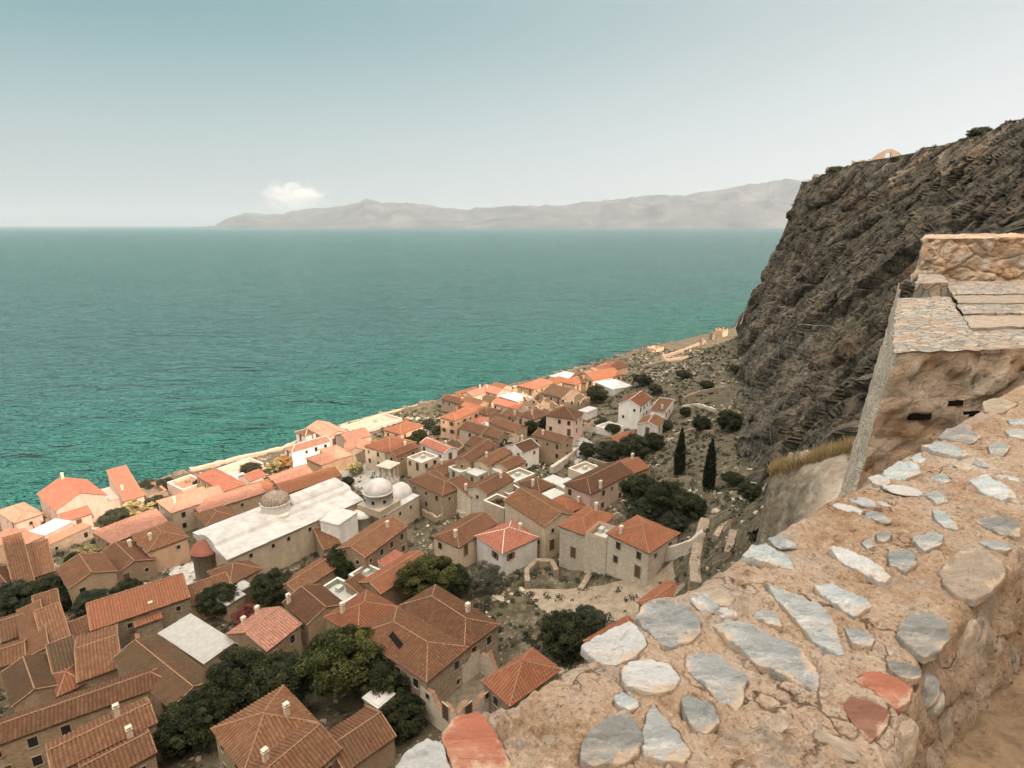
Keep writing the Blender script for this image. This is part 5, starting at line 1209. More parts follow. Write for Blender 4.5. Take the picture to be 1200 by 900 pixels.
# ================================================================== church with the long white roof
def local_frame(L, N, R, h):
    zg = 15.0
    for _ in range(60):
        xn, yn = at_z(*N, zg+h); zg = .5*zg+.5*float(hterr(xn, yn, False))
    n = np.array((xn, yn)); r = np.array(at_z(*R, zg+h)); l = np.array(at_z(*L, zg+h)); A = r-n; th = math.atan2(A[1], A[0])
    ux = np.array((math.cos(th), math.sin(th))); vx = np.array((-ux[1], ux[0]))
    LA = A@ux; LB = (l-n)@vx; c = n+ux*LA/2+vx*LB/2
    return c, zg, th, LA, LB, ux, vx
def to_local(px, py, z, c, ux, vx):
    q = np.array(at_z(px, py, z))-c; return q@ux, q@vx
def church():
    h = 6.5
    c, zg, th, LA, LB, ux, vx = local_frame((238,625), (267,655), (424,586), h)
    print('CHURCH', LA, LB, zg, math.degrees(th))
    FOOT.append((c[0], c[1], th, LA, LB))
    root = tag(empty('church', (c[0], c[1], zg), th), 'long church with a whitewashed vaulted roof, a ribbed tile dome and a round apse', 'church')
    a, b = LA/2, LB/2
    wl = MB()
    for (x0, y0), (x1, y1) in zip([(-a,-b),(a,-b),(a,b),(-a,b)], [(a,-b),(a,b),(-a,b),(-a,-b)]):
        wl.poly([(x0,y0,-3),(x1,y1,-3),(x1,y1,h+(.02 if y1 < 0 else .9)),(x0,y0,h+(.02 if y0 < 0 else .9))])
    wl.build('wall', M['cream'], root)
    # vaulted roof: low aisle slope in front, barrel over the nave, far slope
    v = np.array([-b-.3, -b*.35, -b*.34, -.2*b, 0, .2*b, .4*b, .6*b, .61*b, b+.3]); z = np.array([.05, 1.0, 1.55, 1.95, 2.15, 2.1, 1.85, 1.4, 1.15, .85])
    us = np.linspace(-a-.3, a+.3, 60); vv = np.linspace(v[0], v[-1], 60); zz = np.interp(vv, v, z)
    U, V = np.meshgrid(us, vv, indexing='ij'); Z = h+zz[None, :]+.05*fbm(U*.35, V*.35, o=4, s=501)
    rf = MB(); rf.grid(np.stack([U, V, Z], -1)); rf.grid(np.stack([U, V, Z*0+h-.12], -1)[::-1])
    rf.grid(np.stack([np.stack([U[:, 0], V[:, 0], Z[:, 0]], -1), np.stack([U[:, 0], V[:, 0], Z[:, 0]*0+h-.12], -1)]), smooth=False)
    rf.grid(np.stack([np.stack([U[0], V[0], Z[0]], -1), np.stack([U[0], V[0], Z[0]*0+h-.12], -1)])[::-1], smooth=False)
    rf.grid(np.stack([np.stack([U[-1], V[-1], Z[-1]], -1), np.stack([U[-1], V[-1], Z[-1]*0+h-.12], -1)]), smooth=False)
    # raised vault right of the dome
    uu = np.linspace(a*.12, a*.96, 30); tt = np.linspace(0, math.pi, 16); rr = b*.42
    G = np.array([[(q, .22*b-math.cos(t)*rr, h+1.2+math.sin(t)*1.9) for t in tt] for q in uu]); rf.grid(G)
    for q in (0, -1): rf.poly([tuple(k) for k in (G[q] if q == 0 else G[q][::-1])])
    rf.build('roof', M['limewash'], root)
    dx, dy = to_local(323, 590, zg+h+3.0, c, ux, vx)
    dr = MB(); dr.lathe([(2.75, h-.2), (2.75, h+3.3), (2.95, h+3.35), (2.95, h+3.6), (2.6, h+3.62)], (dx, dy, 0), 12, smooth=False); dr.lathe([(3.6, h+.6), (3.5, h+1.6), (2.7, h+1.75)], (dx, dy, 0), 8, smooth=False); dd = dr.build('drum', M['whitecap'], root)
    dm = MB(); prof = [(2.75*math.cos(t), h+3.6+1.9*math.sin(t)) for t in np.linspace(0, math.pi/2-.03, 12)]
    K = 96; G = np.array([[(dx+r*(1+.03*math.cos(24*2*math.pi*j/K))*math.cos(2*math.pi*j/K), dy+r*(1+.03*math.cos(24*2*math.pi*j/K))*math.sin(2*math.pi*j/K), z) for j in range(K)] for r, z in prof])
    UV = np.array([[(24*j/K, i*.7) for j in range(K)] for i in range(len(prof))], float); dm.grid(G, 0, True, UV, closed=True)
    dm.tube([(dx, dy, h+5.4), (dx, dy, h+5.9)], [.3, .12], 8, 1)
    dm.build('dome', [M['domerib'], M['whitecap']], root)
    ax, ay = to_local(247, 640, zg+h-.5, c, ux, vx); ax = min(ax, -a-.2)
    ap = MB(); ap.lathe([(2.5, -3), (2.5, h-1.0), (2.7, h-.9), (2.7, h-.6)], (ax, ay, 0), 26); ap.build('apse', M['stone'], root)
    ar = MB(); ar.lathe([(2.85, h-.62), (2.0, h+.35), (.9, h+1.0), (.05, h+1.3)], (ax, ay, 0), 26); ar.build('apse_roof', M['red'], root)
    for q in (-.72, -.42, -.2, .12, .38, .62): add_win(root, q*a, -b-.005, h-1.3, 0, 's')
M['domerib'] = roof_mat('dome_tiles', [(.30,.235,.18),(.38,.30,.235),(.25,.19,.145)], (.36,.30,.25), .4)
church()
def chapel():
    h = 4.6
    c, zg, th, LA, LB, ux, vx = local_frame((424,588), (452,604), (491,581), h)
    print('CHAPEL', LA, LB, zg, math.degrees(th))
    FOOT.append((c[0], c[1], th, LA, LB))
    root = tag(empty('chapel', (c[0], c[1], zg), th), 'white chapel with a smooth round dome on a windowed drum, right of the long church', 'chapel')
    a, b = LA/2, LB/2
    wl = MB(); wl.box((0, 0, (h-3)/2), (LA, LB, h+3)); wl.build('wall', M['cream'], root)
    rf = MB(); rf.box((0, 0, h+.06), (LA+.2, LB+.2, .16))
    tt = np.linspace(0, math.pi, 16)
    G = np.array([[(q, -math.cos(t)*b*.6, h+.1+math.sin(t)*2.2) for t in tt] for q in np.linspace(-a*1.0, a*.98, 20)]); rf.grid(G)
    for q in (0, -1): rf.poly([tuple(k) for k in (G[q] if q == 0 else G[q][::-1])])
    rf.build('roof', M['limewash'], root)
    dx, dy = to_local(444, 589, zg+h+1.4, c, ux, vx); R0 = 3.0
    bs = MB(); bs.box((dx, dy, h+.75), (R0*2.1, R0*2.1, 1.5)); bs.build('drum_base', M['cream'], root)
    dr = MB(); dr.lathe([(R0, h+1.4), (R0, h+4.0), (R0+.18, h+4.05), (R0+.18, h+4.25), (R0-.05, h+4.27)], (dx, dy, 0), 28); d = dr.build('drum', M['white'], root)
    for k in range(8):
        t = k*math.pi/4+math.pi/8; add_win(root, dx+R0*.995*math.cos(t), dy+R0*.995*math.sin(t), h+2.8, t+math.pi/2, 's')
    dm = MB(); dm.lathe([((R0+.02)*math.cos(t), h+4.25+2.45*math.sin(t)) for t in np.linspace(0, math.pi/2-.02, 14)], (dx, dy, 0), 36); dm.build('dome', M['limewash'], root)
    ax, ay = to_local(425, 603, zg+3.6, c, ux, vx)
    ap = MB(); ap.lathe([(2.3, -3), (2.3, 3.6), (2.45, 3.65), (2.45, 3.9), (1.6, 4.7), (.05, 5.2)], (ax, ay, 0), 26); ap.build('apse', M['white'], root)
    for q in (-.2, .45): add_win(root, q*a, -b-.005, h-1.5, 0, 's')
chapel()
H('tall white block with a plain side wall between the long church and the chapel', (384,606),(397,615),(409,600), 6.4,'flat','limewash','white',win=False,cat='building',group='church buildings',name='annex_building')
def belfry():
    x, y, z = on_ground(459, 572); 
    _, zz = 0, 0
    c, zg, th, LA, LB, ux, vx = local_frame((446,541), (456,546), (467,540), 8.6)
    root = tag(empty('bell_tower', (c[0], c[1], zg), th), 'open stone bell tower with columns under a flat stone slab, on the square', 'bell tower')
    w = 3.4
    m = MB(); m.box((0, 0, .2), (w, w, 8.0)); m.build('shaft', M['palestone'], root)
    for sx in (-1, 0, 1):
        for sy in (-1, 0, 1):
            if sx == 0 and sy == 0: continue
            p = MB(); p.box((0, 0, 0), (.42, .42, 3.2)); p.box((0, 0, 1.45), (.6, .6, .25)); p.box((0, 0, -1.5), (.6, .6, .2)); o = p.build('column', M['palestone'], root); o.location = (sx*(w/2-.3), sy*(w/2-.3), 5.8)
    s = MB(); s.box((0, 0, 7.55), (w+.1, w+.1, .4)); s.box((0, 0, 7.9), (w+.7, w+.7, .3)); s.box((0, 0, 8.3), (w+.2, w+.2, .5), taper=.6); s.build('slab_roof', M['palestone'], root)
belfry()
def patch(name, pts, mat, up=.25, n=40):
    A, B, C, D_ = [np.array(on_ground(*p)[:2]) for p in pts]
    u = np.linspace(0, 1, n)[:, None, None]; v = np.linspace(0, 1, n)[None, :, None]
    G = A*(1-u)*(1-v)+B*u*(1-v)+C*u*v+D_*(1-u)*v
    G = G+.6*np.stack([fbm(G[..., 0]*.25, G[..., 1]*.25, o=3, s=7), fbm(G[..., 0]*.25+9, G[..., 1]*.25, o=3, s=8)], -1)
    X, Y = G[..., 0], G[..., 1]; e = np.minimum(np.minimum(u, 1-u), np.minimum(v, 1-v))[..., 0]
    Z = hterr(X, Y)+up*np.clip(e*8, -.1, 1)+.05
    mb = MB(); mb.grid(np.stack([X, Y, Z], -1)); return tag(mb.build(name, mat), kind='structure')
M['paving'] = plain('square_paving', (.30,.28,.25), .95, .25, .9); M['rubbleyard'] = plain('rubble_yard', (.42,.39,.35), .95, .35, 1.4); M['dirt'] = plain('dirt_path', (.25,.20,.145), .95, .3, .8)
patch('square_paving', [(392,552),(430,583),(470,560),(432,535)], M['paving'])
patch('yard', [(192,668),(214,694),(252,676),(228,658)], M['rubbleyard'])
patch('path', [(610,690),(640,720),(800,690),(790,655)], M['dirt'])
patch('path', [(655,520),(675,545),(700,525),(682,508)], M['paving'])
# ================================================================== walls along the shore and up the slope
def wall_line(name, label, P, h, t, mat, z=None, cat='wall', rag=.12, seed=1, group=None):
    """a free standing wall along world points"""
    P = np.array(P, float); seg = np.hypot(*np.diff(P[:, :2], axis=0).T); cum = np.concatenate([[0], np.cumsum(seg)]); n = max(4, int(cum[-1]/.5))
    s = np.linspace(0, cum[-1], n); X = np.interp(s, cum, P[:, 0]); Y = np.interp(s, cum, P[:, 1])
    dx, dy = np.gradient(X), np.gradient(Y); L = np.hypot(dx, dy); nx, ny = -dy/L, dx/L
    g = hterr(X, Y, False) if z is None else np.full(n, z)
    zt = g+h+rag*h*fbm(s*.5, s*0, o=4, s=seed); zb = g-1.6
    tk = t/2*(1+.12*fbm(s*.7, s*0+4, o=3, s=seed+3))
    col = lambda o, z: np.stack([X+nx*tk*o, Y+ny*tk*o, z], -1)
    G = np.stack([col(-1.15, zb), col(-1, zt-.08), col(-.8, zt), col(.8, zt), col(1, zt-.08), col(1.15, zb)], 1)
    c = G.reshape(-1, 3).mean(0); c[2] = g.mean(); mb = MB(); mb.grid(G-c, smooth=False)
    for q in (0, -1): mb.poly([tuple(k) for k in (G[q]-c)[::(1 if q == 0 else -1)]])
    o = mb.build(name, mat); o.location = c
    return tag(o, label, cat, group)
def shoreline(r0, r1, off):
    r = np.linspace(r0, r1, 40); s = np.interp(r, COAST_R, COAST_S)+off-261/R2
    return np.stack([(r+s)/R2, (r-s)/R2], -1)
wall_line('sea_wall', 'long sunlit pinkish sea wall along the left and middle shore', shoreline(46, 92, 2.2), 1.2, 1.7, M['quay'], z=2.9, rag=.3, seed=11)
wall_line('sea_wall', 'low sea wall running along the rocks below the shore scrub', shoreline(98, 136, 3.8), .8, 2.0, M['tanwall'], z=3.0, rag=.3, seed=17)
def pline(pts, up=0): return [on_ground(px, py, up)[:2] for px, py in pts]
wall_line('stone_wall', 'winding stone wall climbing the ravine beside the dark grove', pline([(815,690),(813,668),(818,640),(826,612)]), .9, 1.5, M['stone'], rag=.05, seed=31)
wall_line('stone_wall', 'curved low wall on the terrace right of the winding wall', pline([(838,634),(844,624),(853,617),(860,615)]), .8, .9, M['stone'], seed=37)
wall_line('stone_wall', 'short straight wall low in the ravine next to the parapet', pline([(852,655),(856,640),(859,628)]), .8, 1.0, M['stone'], seed=41)
wall_line('stone_wall', 'pale topped wall sloping down between the tan stone house and the cream terrace', pline([(646,556),(662,544),(674,534)]), 2.2, 1.0, M['palestone'], rag=.03, seed=43)
wall_line('stone_wall', 'bare rubble wall running on from the white rubble house to the ravine', pline([(765,652),(790,652),(808,646),(822,636)]), 2.0, 1.2, M['palestone'], seed=45)
wall_line('stone_wall', 'stone terrace wall along the church yard', pline([(300,668),(340,650),(372,636),(398,622)]), 3.0, 1.2, M['stone'], rag=.06, seed=47)
wall_line('stone_wall', 'long tan garden wall below the gabled house with the stair wing', pline([(90,707),(118,693),(150,676)]), 1.8, .9, M['tanwall'], rag=.06, seed=51)
wall_line('stone_wall', 'rubble wall with a sunlit cap at the far left above the hedge', pline([(34,690),(55,681),(72,674)]), 2.2, 1.0, M['stone'], seed=53)
wall_line('stone_wall', 'thin pink capped wall climbing behind the short tan roof at left', pline([(40,640),(47,652),(52,662)]), 2.2, .5, M['pink'], rag=.03, seed=55)
wall_line('stone_wall', 'crumbling field wall high on the scrub slope', pline([(776,420),(800,412),(826,402)]), 1.6, .8, M['stone'], seed=57)
wall_line('stone_wall', 'broken field wall in the middle of the scrub slope', pline([(752,432),(780,424),(806,420)]), 1.4, .8, M['stone'], seed=59)
wall_line('stone_wall', 'dry stone wall below the narrow white edged ruin', pline([(800,470),(822,462),(846,458)]), 1.3, .8, M['stone'], seed=61)
wall_line('stone_wall', 'curved ruin wall on the bare slope under the white rubble house', pline([(618,690),(617,676),(628,664),(646,664),(652,676)]), 1.3, .9, M['stone'], rag=.2, seed=63)
wall_line('stone_wall', 'low broken wall in the middle of the bare slope', pline([(680,694),(686,684),(691,676)]), .6, .9, M['stone'], rag=.2, seed=65)
wall_line('stone_wall', 'terrace wall just above the two cypresses', pline([(790,512),(812,505),(838,508)]), .9, .8, M['stone'], seed=71)
wall_line('stone_wall', 'broken terrace wall left of the large tree at the cliff foot', pline([(800,478),(818,476),(838,482)]), .9, .8, M['palestone'], rag=.25, seed=73)
wall_line('stone_wall', 'highest terrace wall on the slope under the gate tower', pline([(808,424),(820,420),(832,421)]), .7, .8, M['stone'], rag=.25, seed=75)
wall_line('stone_wall', 'low garden wall under the olive row', pline([(690,540),(722,548),(748,546)]), 1.0, .7, M['stone'], seed=77)
wall_line('stone_wall', 'yard wall in the rubble right of the domed chapel', pline([(496,604),(512,612),(530,604)]), 1.4, .7, M['stone'], rag=.25, seed=79)
wall_line('stone_wall', 'second yard wall in front of the bare stone house', pline([(524,596),(542,606),(560,600)]), 1.3, .7, M['palestone'], rag=.25, seed=81)
def tower_ruin():
    for (px, py, w, hh, lb) in ((845, 394, 5.5, 5.5, 'sunlit orange ruined gate tower on the crest beside the cliff'), (768, 411, 6.5, 2.6, 'sunlit ruined hut on the skyline of the slope'), (834, 398, 2.2, 5, 'dark standing wall stub left of the gate tower'), (822, 404, 1.8, 4, 'dark pillar of masonry left of the wall stub')):
        x, y, z = on_ground(px, py)
        t = tag(empty('ruined_tower', (x, y, z), math.radians(38)), lb, 'ruin'); m = MB(); n = 14
        for (s, d) in ((-1, 0), (1, 0), (0, -1), (0, 1)):
            for i in range(n-1):
                q = -w/2+i*w/(n-1)+w/(2*(n-1)); top = hh*(.72+.28*math.sin(i*1.7+s*2+d)*(.6+.4*math.cos(i*.9)))
                if s: m.box((s*(w/2-.3), q, top/2-1), (.6, w/(n-1)-.002, top+2))
                else: m.box((q, d*(w/2-.3+.003), top/2-1), (w/(n-1)-.004, .59, top+2.01))
        m.build('masonry', M['ochre'] if 'sunlit' in lb else M['stone'], t)  # sunlit ruins: warm sunlight painted in as ochre masonry
tower_ruin()
def rim_ruin():
    p = at_t(1040, 187, 205.0)
    t = tag(empty('ruined_chapel', (p.x, p.y, p.z-1.5), math.radians(-8)), 'ruined gable wall with an open window on the cliff top', 'ruin')
    m = MB(); th = .7
    out = [(-6, 0), (6, 0), (5.2, 2.2), (3.2, 3.9), (.6, 5.0), (-.8, 4.9), (-3.2, 3.6), (-5, 2.0)]
    hole = [(-1.1, 2.0), (.7, 2.0), (.7, 3.7), (-1.1, 3.8)]
    # front and back skins as strips round the opening
    R = [0, 1, 2, 3, 4, 5, 6, 7]; near = [0, 1, 1, 2, 2, 3, 3, 0]
    for s in (-1, 1):
        for i in range(8):
            j = (i+1) % 8; a, b = out[i], out[j]; c, d = hole[near[i]], hole[near[j]]
            P = [(a[0], s*th/2, a[1]), (b[0], s*th/2, b[1]), (d[0], s*th/2, d[1])]+([(c[0], s*th/2, c[1])] if c != d else [])
            m.poly(P if s < 0 else P[::-1])
    for ring, f in ((out, 1), (hole, -1)):
        for i in range(len(ring)):
            a, b = ring[i], ring[(i+1) % len(ring)]
            P = [(a[0], -th/2, a[1]), (a[0], th/2, a[1]), (b[0], th/2, b[1]), (b[0], -th/2, b[1])]; m.poly(P if f > 0 else P[::-1])
    m.build('gable_wall', M['stone'], t)
    for k, (px, py, tt, w) in enumerate(((962, 214, 238, 3.0), (985, 205, 228, 5.0), (1012, 197, 218, 4.0))):
        p = at_t(px, py-4, tt); o = boulder2(p, w, k); tag(o, ['stump of rim wall at the far cliff corner', 'middle length of ruined rim wall on the cliff edge', 'rim wall stump left of the ruined gable'][k], 'ruin', 'ruined rim walls on the cliff')
def boulder2(p, w, k):
    m = MB(); n = 16
    xs = np.linspace(-w, w, n); tp = 1.6+.9*fbm(xs*.6+k*5, xs*0, o=3, s=70+k)
    G = np.stack([np.stack([xs, 0*xs-.5, 0*xs-3], -1), np.stack([xs, 0*xs-.45, tp], -1), np.stack([xs, 0*xs+.45, tp], -1), np.stack([xs, 0*xs+.5, 0*xs-3], -1)], 1)
    m.grid(G, smooth=False)
    for q in (0, -1): m.poly([tuple(z) for z in G[q][::(1 if q == 0 else -1)]])
    o = m.build('rim_wall', M['stone']); o.location = p; o.rotation_euler = (0, 0, -.35); return o
rim_ruin()
# ================================================================== trees and shrubs
def crown_mesh(name, seed, n_cl, n_leaf, leaf, squash=.8, mats=None, spiky=0, cyp=False):
    g = np.random.default_rng(seed)
    if cyp:
        z = g.random(n_cl)**.9; r = np.sin(np.pi*np.clip(z, .0, 1)**.62)**.75*.82+.04; a = g.random(n_cl)*6.283
        C = np.stack([np.cos(a)*r*g.random(n_cl)**.35, np.sin(a)*r*g.random(n_cl)**.35, z*2-1], -1); cr = np.full(n_cl, .16)
    else:
        d = g.normal(size=(n_cl, 3)); d /= np.linalg.norm(d, axis=1)[:, None]
        rr = (.45+.55*g.random(n_cl)**.5); C = d*rr[:, None]*.82
        C *= (1+.22*fbm(d[:, 0]*1.6+seed, d[:, 1]*1.6, d[:, 2]*1.6, o=2, s=seed))[:, None]
        C[:, 2] = C[:, 2]*squash; C = C[C[:, 2] > -.55]; cr = g.uniform(.11, .24, len(C))
    tone_c = np.clip(g.normal(.45, .24, len(C)), 0, 1)
    k = n_leaf//len(C); idx = np.repeat(np.arange(len(C)), k); n = len(idx)
    d = g.normal(size=(n, 3)); d /= np.linalg.norm(d, axis=1)[:, None]
    P = C[idx]+d*(cr[idx]*g.random(n)**.4)[:, None]*np.array((1, 1, .85 if not cyp else 1.9))
    nr = d*.8+g.normal(size=(n, 3))*.55+np.array((0, 0, .35)); nr /= np.linalg.norm(nr, axis=1)[:, None]
    t = np.cross(nr, g.normal(size=(n, 3))); t /= np.linalg.norm(t, axis=1)[:, None]; b = np.cross(nr, t)
    s = (leaf*g.uniform(.6, 1.35, n))[:, None]
    V = np.stack([P-t*s*.9, P-b*s*.5+nr*s*.1, P+t*s*.9, P+b*s*.5+nr*s*.1], 1).reshape(-1, 3)
    tone = np.repeat(np.clip(tone_c[idx]+g.normal(0, .16, n), 0, 1), 4)
    mb = MB(); mb.verts(V); mb.faces(np.arange(4*n).reshape(-1, 4))
    return V, mb, tone
_crowns = {}
def crown(kind, var):
    key = (kind, var)
    if key not in _crowns:
        mat = M['leaf_'+kind]
        if kind == 'cypress': V, mb, tone = crown_mesh('crown', 900+var, 260, 9000, .075, cyp=True)
        elif kind == 'silver': V, mb, tone = crown_mesh('crown', 920+var, 80, 12000, .036)
        elif kind in ('yellow', 'amber', 'red'): V, mb, tone = crown_mesh('crown', 940+var, 45, 3000, .08)
        else: V, mb, tone = crown_mesh('crown', 960+var+(7 if kind == 'green' else 0), 150, 30000, .036)
        o = mb.build('crown', mat, None, tone); _crowns[key] = o.data; bpy.data.objects.remove(o)
    return _crowns[key]
_tr = {}
def trunk_mesh(v):
    if v not in _tr:
        g = random.Random(v); mb = MB(); P = [(0, 0, -2.2), (.03, .0, -.9), (.08*g.uniform(-1, 1), .06, -.3), (.1, .05, .25)]
        mb.tube(P, [.085, .07, .058, .03], 8)
        for k in range(7):
            a = k*.9+g.random(); z0 = -.6+.1*k; r = g.uniform(.45, .75)
            mb.tube([(.04, .02, z0), (.35*r*math.cos(a), .35*r*math.sin(a), z0+.28), (r*math.cos(a), r*math.sin(a), z0+.55)], [.035, .024, .008], 6)
        o = mb.build('trunk', M['bark']); _tr[v] = o.data; bpy.data.objects.remove(o)
    return _tr[v]
TREES = 0
def tree(label, px, py, rpx, kind, name='tree', cat='tree', asp=(1, 1, .85), group='trees among the houses', lift=.9):
    """crown centred on pixel px,py with pixel radius rpx"""
    global TREES
    up = 3.0
    for _ in range(4):
        x, y, z = on_ground(px, py, up); d = math.hypot(x, y)*CP+(EYE-z)*SP; r = rpx*d/F; up = max(r*asp[2]*lift, .3)
    zc = z
    root = tag(empty(name, (x, y, zc-up)), label, cat, group)
    v = TREES % 3; TREES += 1
    c = link('crown', crown(kind, v), root); c.location = (0, 0, up); q_ = (1.3, 1.0, .72) if name == 'shrub' else (1, 1, 1); c.scale = (r*asp[0]*q_[0], r*asp[1], r*asp[2]*q_[2]); c.rotation_euler = (0, 0, TREES*2.4)
    t = link('trunk', trunk_mesh(v), root); t.location = (0, 0, up); t.scale = (r*.8, r*.8, max(r*asp[2], .1)*.75)
    return root
T = tree
D, G_, S, O = 'dark', 'green', 'silver', 'olive'
T('broad tree with sunlit olive green clumps, largest in the lower left', 398, 772, 52, G_, lift=1.2)
T('lower right lobe tree in shade beside the largest green tree', 452, 800, 36, D, lift=1.1)
T('dark tree mass directly left of the largest green tree', 330, 795, 40, D, lift=1.1)
T('dark round tree below the grey slab roof', 280, 795, 42, D, lift=1.1)
T('darkest tree above the bottom edge left of the hip roofed house', 222, 848, 36, D, lift=1.0)
T('dark tree filling the gap at the bottom left centre', 258, 826, 32, D, lift=1.0)
T('dark shrub tree under the largest green tree by the low brown roof', 472, 838, 30, D, lift=.8)
T('round green pine like tree between the orange roofs and the rubble slope', 500, 674, 40, G_, asp=(1, .8, .7), lift=1.2)
T('dark green tree right behind the round green tree', 532, 680, 24, D, lift=1.0)
T('silver grey shrub tree below the new red roof', 570, 676, 24, S, lift=1.0)
T('dark bush tree right above the parapet on the rubble slope', 662, 742, 42, D, asp=(1, .8, .7), lift=.8)
T('grey green bush on the rubble slope above the dark bush', 690, 728, 24, O, lift=.8)
T('dark tree in the yard between the church and the mottled house', 318, 688, 26, D, lift=1.1)
T('dark low tree left of the red leaved shrub', 256, 702, 24, D, lift=1.0)
T('red leaved climbing shrub beside the grey slab roof', 288, 722, 17, 'red', 'shrub', 'shrub')
T('dark oak tree in front of the chapel house wall', 406, 656, 27, D, lift=1.1)
T('olive tree at the left edge above the brown roofs', 12, 704, 24, O, lift=.9)
T('dark hedge tree under the rubble wall at left', 52, 694, 22, D, lift=.8)
T('dark hedge tree left of the gabled house with the stair wing', 78, 700, 16, D, lift=.8)
T('grey green hedge tree below the long tan garden wall', 108, 708, 20, O, lift=.8)
T('dark hedge tree at the right end of the long tan garden wall', 150, 692, 17, D, lift=.8)
T('dark shrub in the gap under the large tan roof', 105, 806, 20, D, 'shrub', 'shrub')
T('dark shrub in the black gap left of the white chimney', 95, 830, 22, D, 'shrub', 'shrub')
T('dark shrub behind the long lean-to roof at left', 64, 752, 10, D, 'shrub', 'shrub')
T('yellow green bush above the long sunlit pink tiled house', 160, 597, 15, 'yellow', 'shrub', 'shrub')
T('olive bush right of the yellow green bush', 184, 590, 13, O, 'shrub', 'shrub')
T('dark olive bush left of the yellow green bush', 134, 606, 15, O, 'shrub', 'shrub')
T('yellow bush beside the bright pink shore wall', 116, 592, 11, 'yellow', 'shrub', 'shrub')
T('small yellow bush above the thin pink capped wall', 54, 641, 7, 'yellow', 'shrub', 'shrub')
T('straw yellow bush beside the gabled house with the stair wing', 102, 646, 10, 'yellow', 'shrub', 'shrub')
T('purple dark bush left of the straw yellow bush', 85, 654, 8, D, 'shrub', 'shrub')
T('dark bush in the shadow gap between the pink tiled house and the sunlit house', 187, 603, 9, D, 'shrub', 'shrub')
T('olive shrub on the sea wall gardens', 172, 568, 9, O, 'shrub', 'shrub')
T('dry shrub right of the red brown roof at the sea wall', 196, 566, 10, O, 'shrub', 'shrub')
T('grey shrub in front of the pink garden terrace', 236, 566, 9, O, 'shrub', 'shrub')
T('amber leaved tree left of the long white walled house', 334, 540, 11, 'amber')
T('pale yellow tree left of the amber leaved tree', 320, 546, 10, 'yellow')
T('grey green shrub by the sea wall left of the pale yellow tree', 294, 548, 11, O, 'shrub', 'shrub')
T('yellow leaved tree on the church square', 416, 549, 11, 'yellow')
T('dark shrub at the corner of the white church roof', 408, 563, 8, D, 'shrub', 'shrub')
T('small yellow shrub above the square houses', 433, 517, 7, 'yellow', 'shrub', 'shrub')
T('dark tree in the scrub right of the low shore house', 492, 510, 11, D)
T('dark shrub left of the white house with the red roof', 482, 516, 9, D, 'shrub', 'shrub')
T('olive shrub in the shore scrub', 502, 496, 9, O, 'shrub', 'shrub')
T('low shrub in the shore scrub under the orange two storey house', 512, 503, 8, O, 'shrub', 'shrub')
T('dark tree left of the tan stone house', 622, 500, 11, D)
T('second dark tree left of the tall pink house', 638, 494, 11, D)
T('silvery tree with pale blossom in front of the pale pink walled house', 626, 497, 8, S)
T('dark shrub among the middle roofs', 592, 518, 9, D, 'shrub', 'shrub')
T('dusty shrub above the patchy brown roof', 588, 507, 8, O, 'shrub', 'shrub')
T('round dark tree between the far ruins and the low white roof', 699, 461, 15, D)
T('dark bush above the tall white gabled house', 752, 444, 11, D, 'shrub', 'shrub')
T('dark shrub right of the bush above the white gabled house', 768, 455, 9, O, 'shrub', 'shrub')
T('small dark shrub in front of the long low white house', 718, 502, 10, D, 'shrub', 'shrub')
T('shrub left of the long low white house', 706, 496, 9, O, 'shrub', 'shrub')
T('dense olive tree below the long low white house', 742, 523, 22, O)
T('olive tree left of the dense olive tree', 715, 527, 18, O)
T('dark olive tree at the right end of the olive row', 766, 517, 15, D)
T('grey olive tree above the cream roof terrace', 688, 527, 13, O)
T('dark grove tree right of the light orange gabled roof', 752, 574, 28, D, lift=1.0)
T('middle grove tree left of the first cypress', 784, 582, 27, D, lift=1.0)
T('grove tree in front, above the white rubble house', 758, 598, 22, O, lift=.9)
T('grove tree below the second cypress', 808, 592, 22, D, lift=.9)
T('lower grove tree near the winding wall', 790, 612, 18, O, lift=.9)
T('left cypress, the taller one with the grove at its foot', 797, 533, 25, 'cypress', 'cypress', 'cypress', (.30, .30, 1.05), 'cypresses above the grove')
T('right cypress, beside the winding stone wall', 832, 548, 27, 'cypress', 'cypress', 'cypress', (.30, .30, 1.05), 'cypresses above the grove')
T('large dark tree at the foot of the cliff', 855, 492, 16, D)
T('dark tree left of the large tree at the cliff foot', 823, 496, 13, D)
T('small dark tree high above the grove', 803, 482, 8, D)
T('shrub on the slope above the cypresses', 780, 497, 9, O, 'shrub', 'shrub')
T('dark shrub in the ravine left of the rock outcrop', 880, 575, 16, D, 'shrub', 'shrub')
T('dark shrub beside the winding wall bend', 858, 560, 12, D, 'shrub', 'shrub')
T('scrub bush high on the slope left of the gate tower', 800, 438, 8, O, 'shrub', 'shrub')
T('scrub bush under the gate tower', 850, 412, 10, O, 'shrub', 'shrub')
T('scrub bush right of the scrub bush under the gate tower', 862, 432, 8, O, 'shrub', 'shrub')
T('scrub bush in the middle of the upper slope', 828, 450, 8, O, 'shrub', 'shrub')
def rim_shrub(label, px, py, rpx, t):
    p = at_t(px, py, t); r = rpx*t/F
    root = tag(empty('shrub', (p.x, p.y, p.z-r)), label, 'shrub', 'shrubs on the cliff rim')
    c = link('crown', crown('olive', 1), root); c.location = (0, 0, r); c.scale = (r*1.4, r, r*.8)
    t_ = link('trunk', trunk_mesh(1), root); t_.location = (0, 0, r); t_.scale = (r, r, r*.8)
rim_shrub('wide bush on the cliff skyline near the right edge', 1150, 157, 13, 148)
rim_shrub('small bush on the far end of the cliff rim', 980, 201, 10, 228)
rim_shrub('thin bush on the rim right of the ruined gable', 1088, 180, 6, 172)
